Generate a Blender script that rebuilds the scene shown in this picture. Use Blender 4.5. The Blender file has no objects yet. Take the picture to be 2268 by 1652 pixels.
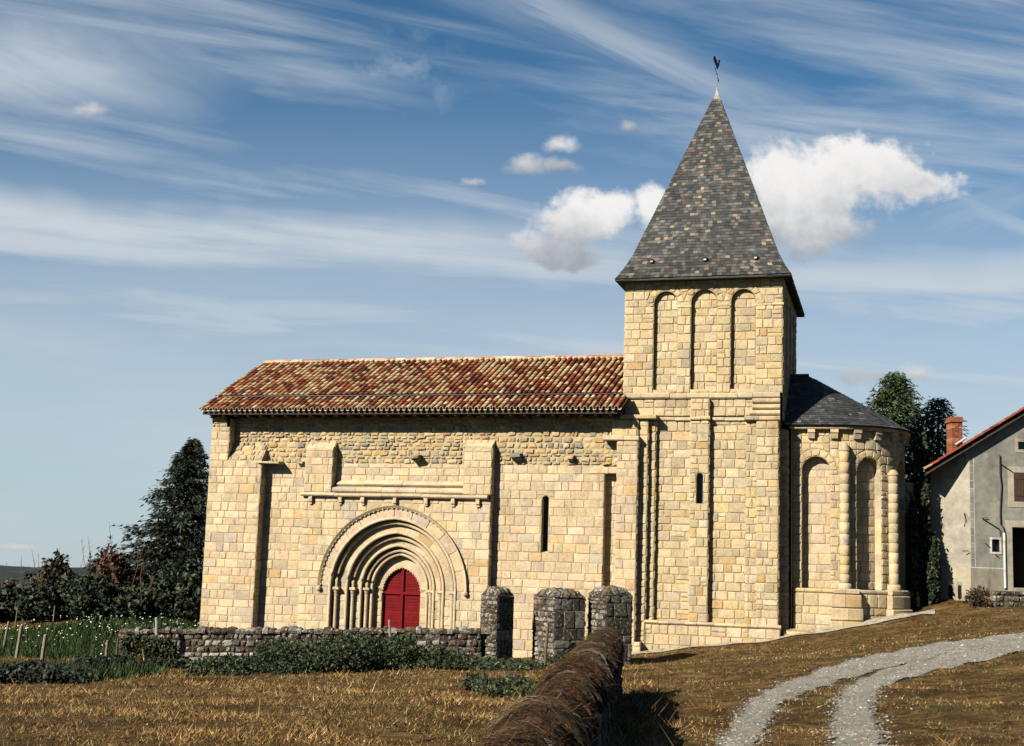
import bpy, math, random
import numpy as np
from mathutils import Vector, Matrix
random.seed(7); RNG = np.random.default_rng(7)
SC = bpy.context.scene
COL = SC.collection
rad = math.radians
# ------------------------------------------------------------------ camera
W0, H0 = 2267.0, 1652.0                    # working pixel frame of the photograph
FPX, PITCH, ROLL, CYP, EYE = 2838.0, .134, .031, 860.0, 3.5
cf = Vector((0, math.cos(PITCH), math.sin(PITCH)))
cr0 = Vector((1, 0, 0)); cu0 = Vector((0, -math.sin(PITCH), math.cos(PITCH)))
cr = cr0*math.cos(ROLL) + cu0*math.sin(ROLL); cu = cu0*math.cos(ROLL) - cr0*math.sin(ROLL)
cam = bpy.data.cameras.new('camera'); cam_o = bpy.data.objects.new('camera', cam); COL.objects.link(cam_o)
cam_o.matrix_world = Matrix(((cr.x, cu.x, -cf.x, 0), (cr.y, cu.y, -cf.y, 0), (cr.z, cu.z, -cf.z, EYE), (0, 0, 0, 1)))
cam.sensor_width = 36; cam.lens = 36*FPX/W0; cam.shift_y = (CYP - H0/2)/W0
cam.clip_start = .1; cam.clip_end = 8000
SC.camera = cam_o
# ------------------------------------------------------------------ light and exposure
SUN_AZ, SUN_EL = rad(50.5), rad(32)        # azimuth measured to the left of straight behind the camera
sdir = Vector((-math.sin(SUN_AZ)*math.cos(SUN_EL), -math.cos(SUN_AZ)*math.cos(SUN_EL), math.sin(SUN_EL)))
sun = bpy.data.lights.new('sun', 'SUN'); sun.energy = 5.0; sun.angle = rad(.5); sun.color = (1, .93, .80)
sun_o = bpy.data.objects.new('sun', sun); COL.objects.link(sun_o)
sun_o.rotation_euler = sdir.to_track_quat('Z', 'Y').to_euler(); sun_o.location = (-40, -40, 40)
SC.view_settings.view_transform = 'Standard'; SC.view_settings.look = 'None'
SC.view_settings.exposure = 1.70; SC.view_settings.gamma = 1
SC.render.engine = 'CYCLES'; SC.render.filter_size = 1.1
SC.cycles.max_bounces = 5; SC.cycles.diffuse_bounces = 2; SC.cycles.glossy_bounces = 2
SC.cycles.transparent_max_bounces = 4; SC.cycles.use_denoising = True

class NT:
    """small helper for writing node trees"""
    def __init__(s, tree): s.t = tree; s.n = tree.nodes; s.l = tree.links
    def new(s, typ, **kw):
        n = s.n.new(typ)
        for k, v in kw.items(): setattr(n, k, v)
        return n
    def put(s, sock, v):
        if v is None: return
        if hasattr(v, 'is_output') or isinstance(v, bpy.types.NodeSocket): s.l.new(v, sock)
        else: sock.default_value = v
    def m(s, op, a, b=None, c=None, clamp=False):
        n = s.new('ShaderNodeMath', operation=op); n.use_clamp = clamp
        for i, v in enumerate((a, b, c)): s.put(n.inputs[i], v) if v is not None else None
        return n.outputs[0]
    def vm(s, op, a, b=None):
        n = s.new('ShaderNodeVectorMath', operation=op); s.put(n.inputs[0], a)
        if b is not None: s.put(n.inputs[1], b)
        return n.outputs['Value'] if op in ('DOT_PRODUCT', 'LENGTH') else n.outputs[0]
    def mix(s, f, a, b, blend='MIX'):
        n = s.new('ShaderNodeMix', data_type='RGBA', blend_type=blend)
        s.put(n.inputs[0], f); s.put(n.inputs[6], a); s.put(n.inputs[7], b)
        return n.outputs[2]
    def noise(s, vec, scale, detail=4, rough=.5, dist=0.0, out='Fac', dim='3D'):
        n = s.new('ShaderNodeTexNoise', noise_dimensions=dim)
        if vec is not None: s.put(n.inputs['Vector'], vec)
        n.inputs['Scale'].default_value = scale; n.inputs['Detail'].default_value = detail
        n.inputs['Roughness'].default_value = rough; n.inputs['Distortion'].default_value = dist
        return n.outputs[out]
    def step(s, v, a, b):
        n = s.new('ShaderNodeMapRange', interpolation_type='SMOOTHSTEP'); s.put(n.inputs[0], v)
        s.put(n.inputs[1], a); s.put(n.inputs[2], b)
        return n.outputs[0]
    def ramp(s, v, stops):
        n = s.new('ShaderNodeValToRGB'); s.put(n.inputs[0], v); e = n.color_ramp.elements
        while len(e) < len(stops): e.new(.5)
        for el, (p, c) in zip(e, stops): el.position = p; el.color = (*c, 1)
        return n.outputs[0]
    def xyz(s, x, y, z):
        n = s.new('ShaderNodeCombineXYZ')
        for i, v in enumerate((x, y, z)): s.put(n.inputs[i], v)
        return n.outputs[0]

# ------------------------------------------------------------------ sky: NISHITA plus clouds lying at fixed compass directions
world = bpy.data.worlds.new('World'); SC.world = world; world.use_nodes = True
T = NT(world.node_tree); T.n.clear()
sky = T.new('ShaderNodeTexSky', sky_type='NISHITA'); sky.sun_disc = False
sky.sun_elevation = SUN_EL
sky.sun_rotation = math.atan2(sdir.x, sdir.y)
sky.altitude = 300; sky.air_density = 1.0; sky.dust_density = .35; sky.ozone_density = 2.5
tc = T.new('ShaderNodeTexCoord').outputs['Generated']
sp = T.new('ShaderNodeSeparateXYZ'); T.l.new(tc, sp.inputs[0])
ay = T.m('MAXIMUM', T.m('ABSOLUTE', sp.outputs[1]), .05)
sx = T.m('DIVIDE', sp.outputs[0], ay); sz = T.m('DIVIDE', sp.outputs[2], ay)   # tangent-plane sky coordinates, fixed to the world axes
P2 = T.xyz(sx, sz, 0.0)
def sky_pt(x, y):
    d = cf + cr*((x-W0/2)/FPX) - cu*((y-CYP)/FPX)
    return d.x/d.y, d.z/d.y
wob = T.vm('SUBTRACT', T.noise(P2, 9, 5, .55, 0, 'Color'), (.5, .5, .5))
P2w = T.vm('ADD', P2, T.vm('MULTIPLY', wob, (.055, .055, 0)))
fine = T.m('ADD', T.m('MULTIPLY', T.noise(P2, 24, 8, .66), .7), T.m('MULTIPLY', T.noise(P2, 75, 6, .6), .3))
def cloud(ells, soft=.35, amp=1.0, bright=1.0, grey=.55):
    """a cumulus made of ellipses (x, y, rx, ry in photo pixels) broken up by noise"""
    tot = None
    for (x, y, rx, ry) in ells:
        cx_, cz_ = sky_pt(x, y)
        d = T.vm('MULTIPLY', T.vm('SUBTRACT', P2w, (cx_, cz_, 0)), (FPX/rx, FPX/ry, 0))
        v = T.m('SUBTRACT', 1.0, T.vm('LENGTH', d))
        tot = v if tot is None else T.m('SMOOTH_MAX', tot, v, .25)
    dens = T.m('ADD', tot, T.m('MULTIPLY', T.m('SUBTRACT', fine, .5), 1.5*amp))
    mask = T.step(dens, 0.0, soft)
    top = max(sky_pt(x, y-ry)[1] for x, y, rx, ry in ells); bot = min(sky_pt(x, y+ry)[1] for x, y, rx, ry in ells)
    hgt = T.m('DIVIDE', T.m('SUBTRACT', sz, bot), top-bot)
    lum = T.m('ADD', T.m('MULTIPLY', hgt, .75), T.m('MULTIPLY', T.noise(P2, 15, 8, .62), 1.0))
    lum = T.step(lum, .42, 1.12)
    return mask, lum, bright, grey
hz_n = T.m('MULTIPLY', T.m('MULTIPLY', T.step(sz, .42, .10), T.m('ADD', .62, T.m('MULTIPLY', T.noise(T.xyz(T.m('MULTIPLY', sx, 1.6), T.m('MULTIPLY', sz, 9.0), 2.0), 2.0, 5, .6), .6))), .80)
# cirrus: noise drawn out along slightly falling streaks
def streak(ang, kx, kz, scale, lo, hi, seed, det=5):
    c, s_ = math.cos(ang), math.sin(ang)
    a = T.m('ADD', T.m('MULTIPLY', sx, c*kx), T.m('MULTIPLY', sz, s_*kx))
    b = T.m('ADD', T.m('MULTIPLY', sx, -s_*kz), T.m('MULTIPLY', sz, c*kz))
    return T.step(T.noise(T.xyz(T.m('ADD', a, seed), b, seed), scale, det, .58, .4), lo, hi)
def band(x, y, ang, half, soft):
    cx_, cz_ = sky_pt(x, y); c, s_ = math.cos(ang), math.sin(ang)
    d = T.m('ADD', T.m('MULTIPLY', T.m('SUBTRACT', sx, cx_), -s_), T.m('MULTIPLY', T.m('SUBTRACT', sz, cz_), c))
    d = T.m('ABSOLUTE', T.m('ADD', d, T.m('MULTIPLY', T.m('SUBTRACT', T.noise(P2, 3.2, 4, .6), .5), .07)))
    return T.step(d, half+soft, max(half-soft, 0))
def blob(x, y, rx, ry, soft=.7):
    cx_, cz_ = sky_pt(x, y)
    d = T.vm('LENGTH', T.vm('MULTIPLY', T.vm('SUBTRACT', P2w, (cx_, cz_, 0)), (FPX/rx, FPX/ry, 0)))
    return T.step(d, 1.0, 1-soft)
cirr = T.m('MULTIPLY', streak(-.14, 1.3, 12, 1.4, .38, .72, 3.1, 8), .75)
low = None
for (bx, by, ba, bh, bs_, seed, amt) in ((300, 500, -.055, .018, .030, 9.0, .95), (900, 560, -.02, .022, .040, 4.0, .85), (500, 690, -.06, .022, .035, 15.0, .85), (1900, 700, .03, .035, .05, 21.0, .7), (300, 830, -.03, .018, .028, 27.0, .75), (700, 760, -.01, .012, .03, 33.0, .6)):
    b_ = T.m('MULTIPLY', T.m('MULTIPLY', band(bx, by, ba, bh, bs_), T.m('ADD', .25, T.m('MULTIPLY', streak(ba, 1.0, 14, 1.5, .30, .62, seed, 8), .85))), amt)
    low = b_ if low is None else T.m('MAXIMUM', low, b_)
left = T.m('MULTIPLY', T.m('MULTIPLY', blob(120, 130, 700, 260, 1.0), T.m('ADD', .4, streak(-.45, 1.5, 7, 2.0, .3, .7, 5.0, 8))), .72)
veil = T.m('MULTIPLY', T.m('MULTIPLY', blob(860, 150, 260, 170, .9), T.step(T.noise(P2w, 22, 6, .6), .38, .72)), .42)
veil2 = T.m('MULTIPLY', T.m('MULTIPLY', band(1500, 150, -.42, .012, .035), streak(-.42, 1.2, 9, 3.0, .3, .7, 7.7)), .6)
veil3 = T.m('MULTIPLY', T.m('MULTIPLY', band(2100, 480, .38, .02, .05), T.m('MULTIPLY', blob(2130, 480, 420, 240, .9), streak(.38, 1.2, 8, 2.6, .3, .75, 12.7))), .6)
dark = T.m('MULTIPLY', T.m('ADD', blob(1060, 230, 480, 190, 1.0), blob(700, 330, 700, 110, 1.0), clamp=True), .75)
wash = T.m('MAXIMUM', T.m('MAXIMUM', cirr, low), T.m('MAXIMUM', T.m('MAXIMUM', left, veil2), veil3))
wash = T.m('MULTIPLY', wash, T.m('SUBTRACT', 1.0, dark))
wash = T.m('MAXIMUM', T.m('MAXIMUM', wash, veil), hz_n)
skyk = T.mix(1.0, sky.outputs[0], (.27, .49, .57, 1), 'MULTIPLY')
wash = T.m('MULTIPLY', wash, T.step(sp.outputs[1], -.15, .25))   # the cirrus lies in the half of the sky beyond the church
K = 5.9                                    # cloud radiance before the background strength
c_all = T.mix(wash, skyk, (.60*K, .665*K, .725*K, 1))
groups = [
    cloud([(1900, 380, 190, 110), (1780, 430, 175, 135), (1720, 390, 90, 75), (2030, 410, 130, 62), (1800, 500, 130, 75), (1690, 480, 80, 90)], .5, 1.35),
    cloud([(1300, 470, 108, 80), (1340, 450, 80, 62), (1230, 560, 135, 48), (1440, 450, 60, 60), (1260, 500, 90, 60)], .55, 1.35),
    cloud([(1165, 355, 80, 36), (1255, 358, 72, 24), (1250, 312, 48, 26)], 1.0, 1.3, .92),
    cloud([(1042, 402, 34, 20)], 1.3, 1.6, .9), cloud([(1385, 278, 30, 15)], 1.5, 1.7, .75),
    cloud([(190, 264, 70, 26)], 1.3, 1.8, .74), cloud([(2010, 832, 62, 36)], 1.0, 1.2, .75), cloud([(1925, 840, 90, 28)], 1.2, 1.4, .6, .8), cloud([(40, 1218, 48, 12)], .8, 1.0, .7)]
for mask, lum, br, gr in groups:
    cc = T.mix(lum, (.40*K*br*gr*1.6, .44*K*br*gr*1.6, .50*K*br*gr*1.6, 1), (.97*K*br, .95*K*br, .93*K*br, 1))
    c_all = T.mix(T.m('MULTIPLY', mask, .97), c_all, cc)
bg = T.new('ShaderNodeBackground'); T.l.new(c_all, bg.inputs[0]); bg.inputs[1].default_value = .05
T.l.new(bg.outputs[0], T.new('ShaderNodeOutputWorld').inputs[0])

# ------------------------------------------------------------------ helpers
def ray(x, y): return cf + cr*((x-W0/2)/FPX) - cu*((y-CYP)/FPX)
AX, X0, D0 = .288, 4.212, 48.0              # the church: turn about the vertical and front corner of its tower
ca, sa = math.cos(AX), math.sin(AX)
def c2w(u, v, z): return Vector((X0+u*ca+v*sa, D0-u*sa+v*ca, z))
def at(x, y, v):
    """(u, z) on the plane v = const of the church frame seen at photo pixel (x, y)"""
    d = ray(x, y); n = Vector((-sa, -ca, 0)); o0 = c2w(0, v, 0)
    p = d*(o0.dot(n)/d.dot(n)) - Vector((X0, D0, 0))
    return p.x*ca - p.y*sa, p.z + EYE
def Zc(x, y, v): return at(x, y, v)[1]
def atd(x, y, D):
    d = ray(x, y); return Vector((0, 0, EYE)) + d*(D/d.y)

def tag(o, label, cat, group=None, kind=None):
    if label: o['label'] = label
    if cat: o['category'] = cat
    if group: o['group'] = group
    if kind: o['kind'] = kind
    return o
def thing(name, label, cat, loc=(0, 0, 0), rz=0, group=None):
    o = bpy.data.objects.new(name, None); COL.objects.link(o); o.empty_display_size = .3
    o.location = loc; o.rotation_euler = (0, 0, rz); return tag(o, label, cat, group)

class MB:
    def __init__(s): s.v = []; s.f = []; s.c = []
    def poly(s, pts, col=(.5, .5, .5)):
        i = len(s.v); s.v.extend(tuple(p) for p in pts); s.f.append(tuple(range(i, i+len(pts)))); s.c.append(col)
    def add(s, vs, fs, col):
        i = len(s.v); s.v.extend(tuple(p) for p in vs)
        for f in fs: s.f.append(tuple(i+k for k in f)); s.c.append(col)
    def box(s, x0, x1, y0, y1, z0, z1, col=(.5, .5, .5), M=None, j=0):
        vs = [Vector((x, y, z)) for z in (z0, z1) for y in (y0, y1) for x in (x0, x1)]
        if j: vs = [p+Vector((random.uniform(-j, j), random.uniform(-j, j), random.uniform(-j, j))) for p in vs]
        if M: vs = [M @ p for p in vs]
        s.add(vs, [(0, 2, 3, 1), (4, 5, 7, 6), (0, 1, 5, 4), (2, 6, 7, 3), (0, 4, 6, 2), (1, 3, 7, 5)], col)
    def tube(s, pts, r, col=(.5, .5, .5), n=8, cap=True):
        pts = [Vector(p) for p in pts]; rs = r if hasattr(r, '__len__') else [r]*len(pts); rings = []
        for i, p in enumerate(pts):
            d = (pts[min(i+1, len(pts)-1)] - pts[max(i-1, 0)]).normalized()
            a = d.cross(Vector((0, 0, 1)));  a = d.cross(Vector((1, 0, 0))) if a.length < .2 else a
            a.normalize(); b = d.cross(a)
            rings.append([p + (a*math.cos(2*math.pi*k/n) + b*math.sin(2*math.pi*k/n))*rs[i] for k in range(n)])
        i0 = len(s.v)
        for rg in rings: s.v.extend(tuple(p) for p in rg)
        for i in range(len(pts)-1):
            for k in range(n):
                s.f.append((i0+i*n+k, i0+i*n+(k+1) % n, i0+(i+1)*n+(k+1) % n, i0+(i+1)*n+k)); s.c.append(col)
        if cap:
            s.f.append(tuple(i0+k for k in range(n))[::-1]); s.c.append(col)
            s.f.append(tuple(i0+(len(pts)-1)*n+k for k in range(n))); s.c.append(col)
    def lathe(s, prof, cx=0, cy=0, col=(.5, .5, .5), n=16):
        i0 = len(s.v)
        for r, z in prof: s.v.extend((cx+r*math.cos(2*math.pi*k/n), cy+r*math.sin(2*math.pi*k/n), z) for k in range(n))
        for i in range(len(prof)-1):
            for k in range(n): s.f.append((i0+i*n+k, i0+i*n+(k+1) % n, i0+(i+1)*n+(k+1) % n, i0+(i+1)*n+k)); s.c.append(col)
    def build(s, name, mat, parent=None, smooth=False):
        me = bpy.data.meshes.new(name); me.from_pydata(s.v, [], s.f); me.update()
        at_ = me.color_attributes.new('col', 'FLOAT_COLOR', 'CORNER')
        ln = np.array([len(f) for f in s.f]); c = np.ones((len(s.f), 4), np.float32)
        if len(s.f): c[:, :3] = np.array(s.c, np.float32)[:, :3]
        at_.data.foreach_set('color', np.repeat(c, ln, 0).ravel())
        if smooth: me.polygons.foreach_set('use_smooth', [True]*len(me.polygons))
        me.materials.append(mat)
        o = bpy.data.objects.new(name, me); COL.objects.link(o)
        if parent: o.parent = parent
        return o
def fast_mesh(name, V, n, cols, mat, parent=None):
    """V: (count*n, 3) corners of count n-gons, cols: (count, 3)"""
    V = np.asarray(V, np.float32).reshape(-1, 3); cnt = len(V)//n
    me = bpy.data.meshes.new(name); me.vertices.add(len(V)); me.vertices.foreach_set('co', V.ravel())
    me.loops.add(len(V)); me.loops.foreach_set('vertex_index', np.arange(len(V), dtype=np.int32))
    me.polygons.add(cnt); me.polygons.foreach_set('loop_start', np.arange(0, cnt*n, n, dtype=np.int32))
    me.update(calc_edges=True); me.validate()
    a = me.color_attributes.new('col', 'FLOAT_COLOR', 'CORNER'); c = np.ones((cnt, 4), np.float32); c[:, :3] = cols
    a.data.foreach_set('color', np.repeat(c, n, 0).ravel())
    me.materials.append(mat); o = bpy.data.objects.new(name, me); COL.objects.link(o)
    if parent: o.parent = parent
    return o

# ------------------------------------------------------------------ materials
ALB = .48                                    # stone and leaf colours are written for a lighter exposure; this brings them to the photograph's
def material(name, rough=.9, spots=((6, .35), (40, .3)), bump=.4, bscale=60, bdist=.02, tint=None, spec=.2, metal=0, base=None, streaks=0):
    """colour from the per-piece attribute (or base), broken up by noise; bump from noise"""
    m = bpy.data.materials.new(name); m.use_nodes = True; t = NT(m.node_tree)
    b = t.n['Principled BSDF']; oc = t.new('ShaderNodeTexCoord').outputs['Object']
    if base is None:
        a = t.new('ShaderNodeAttribute'); a.attribute_name = 'col'; c = a.outputs['Color']
    else: c = (*base, 1)
    for sc, amt in spots:
        f = t.noise(oc, sc, 6, .62)
        g = t.m('ADD', 1-amt, t.m('MULTIPLY', t.step(f, .25, .75), 2*amt))
        c = t.mix(1.0, c, t.xyz(g, g, g), 'MULTIPLY')
    if tint:
        for (sc, lo, hi, colr) in tint: c = t.mix(t.step(t.noise(oc, sc, 7, .65), lo, hi), c, (*colr, 1))
    if streaks: c = t.mix(t.m('MULTIPLY', t.step(t.noise(t.vm('MULTIPLY', oc, (1.0, 1.0, .16)), 2.4, 7, .66), .54, .74), streaks), c, t.mix(1.0, c, (.55, .50, .46, 1), 'MULTIPLY'))
    c = t.mix(1.0, c, (ALB, ALB, ALB, 1), 'MULTIPLY')
    t.put(b.inputs['Base Color'], c); b.inputs['Roughness'].default_value = rough
    b.inputs['Specular IOR Level'].default_value = spec; b.inputs['Metallic'].default_value = metal
    if bump:
        bn = t.new('ShaderNodeBump'); bn.inputs['Strength'].default_value = bump; bn.inputs['Distance'].default_value = bdist
        t.put(bn.inputs['Height'], t.noise(oc, bscale, 6, .65)); t.l.new(bn.outputs[0], b.inputs['Normal'])
    return m
M_STONE = material('ashlar_stone', .92, ((2.2, .12), (26, .20), (9, .13)), .7, 38, .03, [(3.0, .66, .80, (.30, .25, .18)), (55, .68, .75, (.14, .10, .065)), (1.6, .60, .74, (.25, .225, .18)), (7, .66, .74, (.20, .17, .13))], streaks=.7)
M_RUB = material('rubble_stone', .92, ((5, .18), (30, .28)), .8, 30, .04)
M_OLD = material('lichen_stone', .92, ((7, .35), (34, .4)), .8, 26, .05, [(11, .56, .63, (.44, .42, .37)), (9, .54, .62, (.022, .015, .009)), (6, .62, .68, (.17, .055, .015)), (24, .65, .70, (.60, .58, .53))])
M_MOSS = material('mossy_stone', .95, ((9, .4), (40, .4)), .8, 30, .05, [(26, .70, .76, (.36, .34, .29)), (9, .50, .62, (.10, .045, .012))])
M_TILE = material('canal_tile', .85, ((.8, .22), (12, .25), (50, .25)), .3, 60, .01, [(7, .64, .74, (.06, .045, .03)), (2.2, .64, .74, (.10, .06, .035))])
M_SLATE = material('slate', .66, ((.9, .28), (8, .2), (50, .25)), .3, 60, .006, [(1.4, .66, .76, (.15, .145, .12))], spec=.3, streaks=.5)
M_WOOD = material('old_wood', .85, ((14, .3), (60, .2)), .4, 50, .01)
M_DOOR = material('red_paint', .75, ((5, .2), (70, .22)), .35, 60, .006, spec=.08, streaks=.5)
M_METAL = material('dark_metal', .5, ((20, .2),), 0, spec=.5, metal=.6)
M_LEAF = material('leaf', .7, (), 0, spec=.25)
M_GRASS = material('grass_blade', .8, (), 0, spec=.12)
M_PLASTER = material('grey_render', .93, ((.8, .26), (4, .16), (30, .08)), .3, 50, .01, [(1.1, .54, .70, (.15, .115, .075)), (2.3, .60, .72, (.30, .29, .26)), (5, .64, .73, (.10, .075, .05)), (.7, .55, .68, (.36, .31, .23))], streaks=.9)
M_BRICK = material('red_brick', .9, ((14, .25), (50, .2)), .4, 60, .01)
M_BARK = material('bark', .95, ((20, .3),), .8, 40, .03)
def glass_mat():
    m = bpy.data.materials.new('leaded_glass'); m.use_nodes = True; t = NT(m.node_tree); b = t.n['Principled BSDF']
    b.inputs['Base Color'].default_value = (.012, .013, .015, 1); b.inputs['Roughness'].default_value = .25
    return m
M_GLASS = glass_mat()

# ------------------------------------------------------------------ masonry
CREAM = [(.56, .44, .265), (.58, .465, .29), (.54, .42, .245), (.52, .41, .255), (.56, .45, .29), (.60, .49, .32), (.49, .40, .27), (.54, .42, .265), (.54, .385, .19), (.45, .38, .28)]
CREAM = [(a*1.0, b*.975, c*1.0) for a, b, c in CREAM]
CREAM_W = [6, 6, 5, 4, 4, 3, 3, 2, 1.1, 1.5]
TOWER_P = [(.53, .425, .245), (.50, .40, .235), (.56, .45, .265), (.45, .365, .23), (.52, .40, .20), (.54, .46, .30), (.40, .335, .22), (.48, .33, .145)]
TOWER_P = [(a*1.0, b*.97, c*.99) for a, b, c in TOWER_P]
TOWER_W = [6, 5, 5, 4, 3, 3, 2, 1]
RUBP = [(.47, .36, .20), (.40, .31, .18), (.35, .29, .20), (.28, .25, .20), (.46, .31, .14), (.52, .41, .25), (.22, .20, .17), (.38, .22, .12)]
RUBW = [6, 5, 4, 3, 2, 5, 1.5, .8]
OLDP = [(.17, .15, .115), (.10, .085, .06), (.30, .275, .22), (.05, .037, .025), (.14, .078, .036), (.22, .19, .14)]
OLDW = [4, 4, 3, 3, 2, 3]
MORTAR = (.43, .335, .19); DMORT = (.40, .31, .175); OMORT = (.05, .04, .03)
def pick(pal, wts, j=.11):
    c = random.choices(pal, wts)[0]; k = random.uniform(1-j, 1+j); return tuple(x*k*random.uniform(.97, 1.03) for x in c)
def clip(poly, a, b, c):
    out = []; n = len(poly)
    for i in range(n):
        p, q = poly[i], poly[(i+1) % n]; dp = a*p[0]+b*p[1]-c; dq = a*q[0]+b*q[1]-c
        if dp <= 0: out.append(p)
        if (dp < 0 < dq) or (dq < 0 < dp):
            t = dp/(dp-dq); out.append((p[0]+(q[0]-p[0])*t, p[1]+(q[1]-p[1])*t))
    return out
def area(p): return .5*abs(sum(p[i][0]*p[(i+1) % len(p)][1]-p[(i+1) % len(p)][0]*p[i][1] for i in range(len(p)))) if len(p) > 2 else 0
def sub(poly, hole):
    out, rem = [], poly
    for (a, b, c) in hole:
        o = clip(rem, -a, -b, -c)
        if area(o) > 1e-4: out.append(o)
        rem = clip(rem, a, b, c)
        if area(rem) < 1e-5: return out if len(out) else []
    return out
def inter(poly, hole):
    for (a, b, c) in hole:
        poly = clip(poly, a, b, c)
        if area(poly) < 1e-4: return []
    return poly
def arch_pts(uc, w, zs, ratio=1.0, n=16):
    """left spring to right spring over a round (1) or pointed (>1) arch"""
    R = w*(1+ratio*ratio)/2; e = R-w; am = math.atan2(w*ratio, e); L = []
    for k in range(n//2+1):
        t = am*k/(n//2); L.append((uc + e - R*math.cos(t), zs + R*math.sin(t)))
    return L + [(2*uc-x, z) for x, z in L[-2::-1]]
def arch_hole(uc, w, z0, zs, ratio=1.0, n=16):
    hp = [(-1, 0, -(uc-w)), (1, 0, uc+w), (0, -1, -z0)]
    P = arch_pts(uc, w, zs, ratio, n)
    for i in range(len(P)-1):
        (x0, y0), (x1, y1) = P[i], P[i+1]; a, b = -(y1-y0), (x1-x0); c = a*x0+b*y0
        hp.append((a, b, c))
    return hp
class Face:
    """flat wall face: s along a, height z, d out along n"""
    def __init__(s, O, a, n): s.O, s.a, s.n = Vector(O), Vector(a).normalized(), Vector(n).normalized()
    def __call__(s, u, z, d): return s.O + s.a*u + s.n*d + Vector((0, 0, z))
def front(v): return Face((0, v, 0), (1, 0, 0), (0, -1, 0))
def rightf(u, v0): return Face((u, v0, 0), (0, 1, 0), (1, 0, 0))          # s runs back from v0
def leftf(u, v0): return Face((u, v0, 0), (0, 1, 0), (-1, 0, 0))
def shrink(poly, j):
    cx_ = sum(p[0] for p in poly)/len(poly); cz_ = sum(p[1] for p in poly)/len(poly); out = poly
    for i in range(len(poly)):
        (x0, y0), (x1, y1) = poly[i], poly[(i+1) % len(poly)]
        L = math.hypot(x1-x0, y1-y0)
        if L < 1e-6: continue
        a, b = (y1-y0)/L, -(x1-x0)/L
        if a*cx_+b*cz_ > a*x0+b*y0: a, b = -a, -b
        out = clip(out, a, b, a*x0+b*y0-j)
        if len(out) < 3: return []
    return out
def stone(mb, poly, F, col, mort, joint=.012, h=(.008, .022), bev=.022, ch=.03, wob=.006, back=True, pil=.010):
    if back: mb.poly([F(s, z, 0) for s, z in poly], mort)
    p = shrink(poly, joint*random.uniform(.6, 1.5))
    if len(p) < 3 or area(p) < .0035: return
    q = []
    n = len(p)
    for i in range(n):
        a, b, c = p[i-1], p[i], p[(i+1) % n]
        l1 = math.hypot(a[0]-b[0], a[1]-b[1]); l2 = math.hypot(c[0]-b[0], c[1]-b[1]); k = ch*random.uniform(.3, 1.4)
        if l1 > 3*k and l2 > 3*k:
            q.append((b[0]+(a[0]-b[0])*k/l1, b[1]+(a[1]-b[1])*k/l1)); q.append((b[0]+(c[0]-b[0])*k/l2, b[1]+(c[1]-b[1])*k/l2))
        else: q.append(b)
    q = [(x+random.uniform(-wob, wob), z+random.uniform(-wob, wob)) for x, z in q]
    cx_ = sum(x for x, _ in q)/len(q); cz_ = sum(z for _, z in q)/len(q); hh = random.uniform(*h)
    inn = []
    for x, z in q:
        d = math.hypot(cx_-x, cz_-z); k = min(.4, bev*1.25/max(d, 1e-4)); inn.append((x+(cx_-x)*k, z+(cz_-z)*k))
    m = len(q)
    vs = [F(x, z, -.004) for x, z in q] + [F(x, z, hh+random.uniform(-.3, .3)*pil) for x, z in inn] + [F(cx_+random.uniform(-.04, .04), cz_+random.uniform(-.03, .03), hh+pil*random.uniform(.2, 1.3))]
    fs = [(i, (i+1) % m, m+(i+1) % m, m+i) for i in range(m)] + [(m+i, m+(i+1) % m, 2*m) for i in range(m)]
    mb.add(vs, fs, col)
STY = {
    'ash': dict(pal=CREAM, wt=CREAM_W, mort=MORTAR, hc=(.25, .40), wc=(.26, .70), kw=dict(joint=.008, h=(.006, .026), bev=.018, ch=.022, wob=.006, pil=.010)),
    'tow': dict(pal=TOWER_P, wt=TOWER_W, mort=DMORT, hc=(.25, .38), wc=(.22, .64), kw=dict(joint=.008, h=(.012, .034), bev=.022, ch=.024, wob=.008, pil=.010)),
    'rub': dict(pal=RUBP, wt=RUBW, mort=(.46, .35, .19), hc=(.10, .26), wc=(.12, .46), kw=dict(joint=.016, h=(.01, .06), bev=.035, ch=.05, wob=.025, pil=.02)),
    'old': dict(pal=OLDP, wt=OLDW, mort=OMORT, hc=(.10, .24), wc=(.12, .36), kw=dict(joint=.014, h=(.01, .06), bev=.03, ch=.045, wob=.022, pil=.02)),
    'oldash': dict(pal=[(.11, .098, .075), (.16, .145, .112), (.06, .052, .038), (.24, .22, .18)], wt=[4, 3, 3, 1.5], mort=(.075, .065, .05), hc=(.22, .6), wc=(.25, .9), kw=dict(joint=.007, h=(.004, .022), bev=.03, ch=.04, wob=.012, pil=.015)),
}
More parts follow.
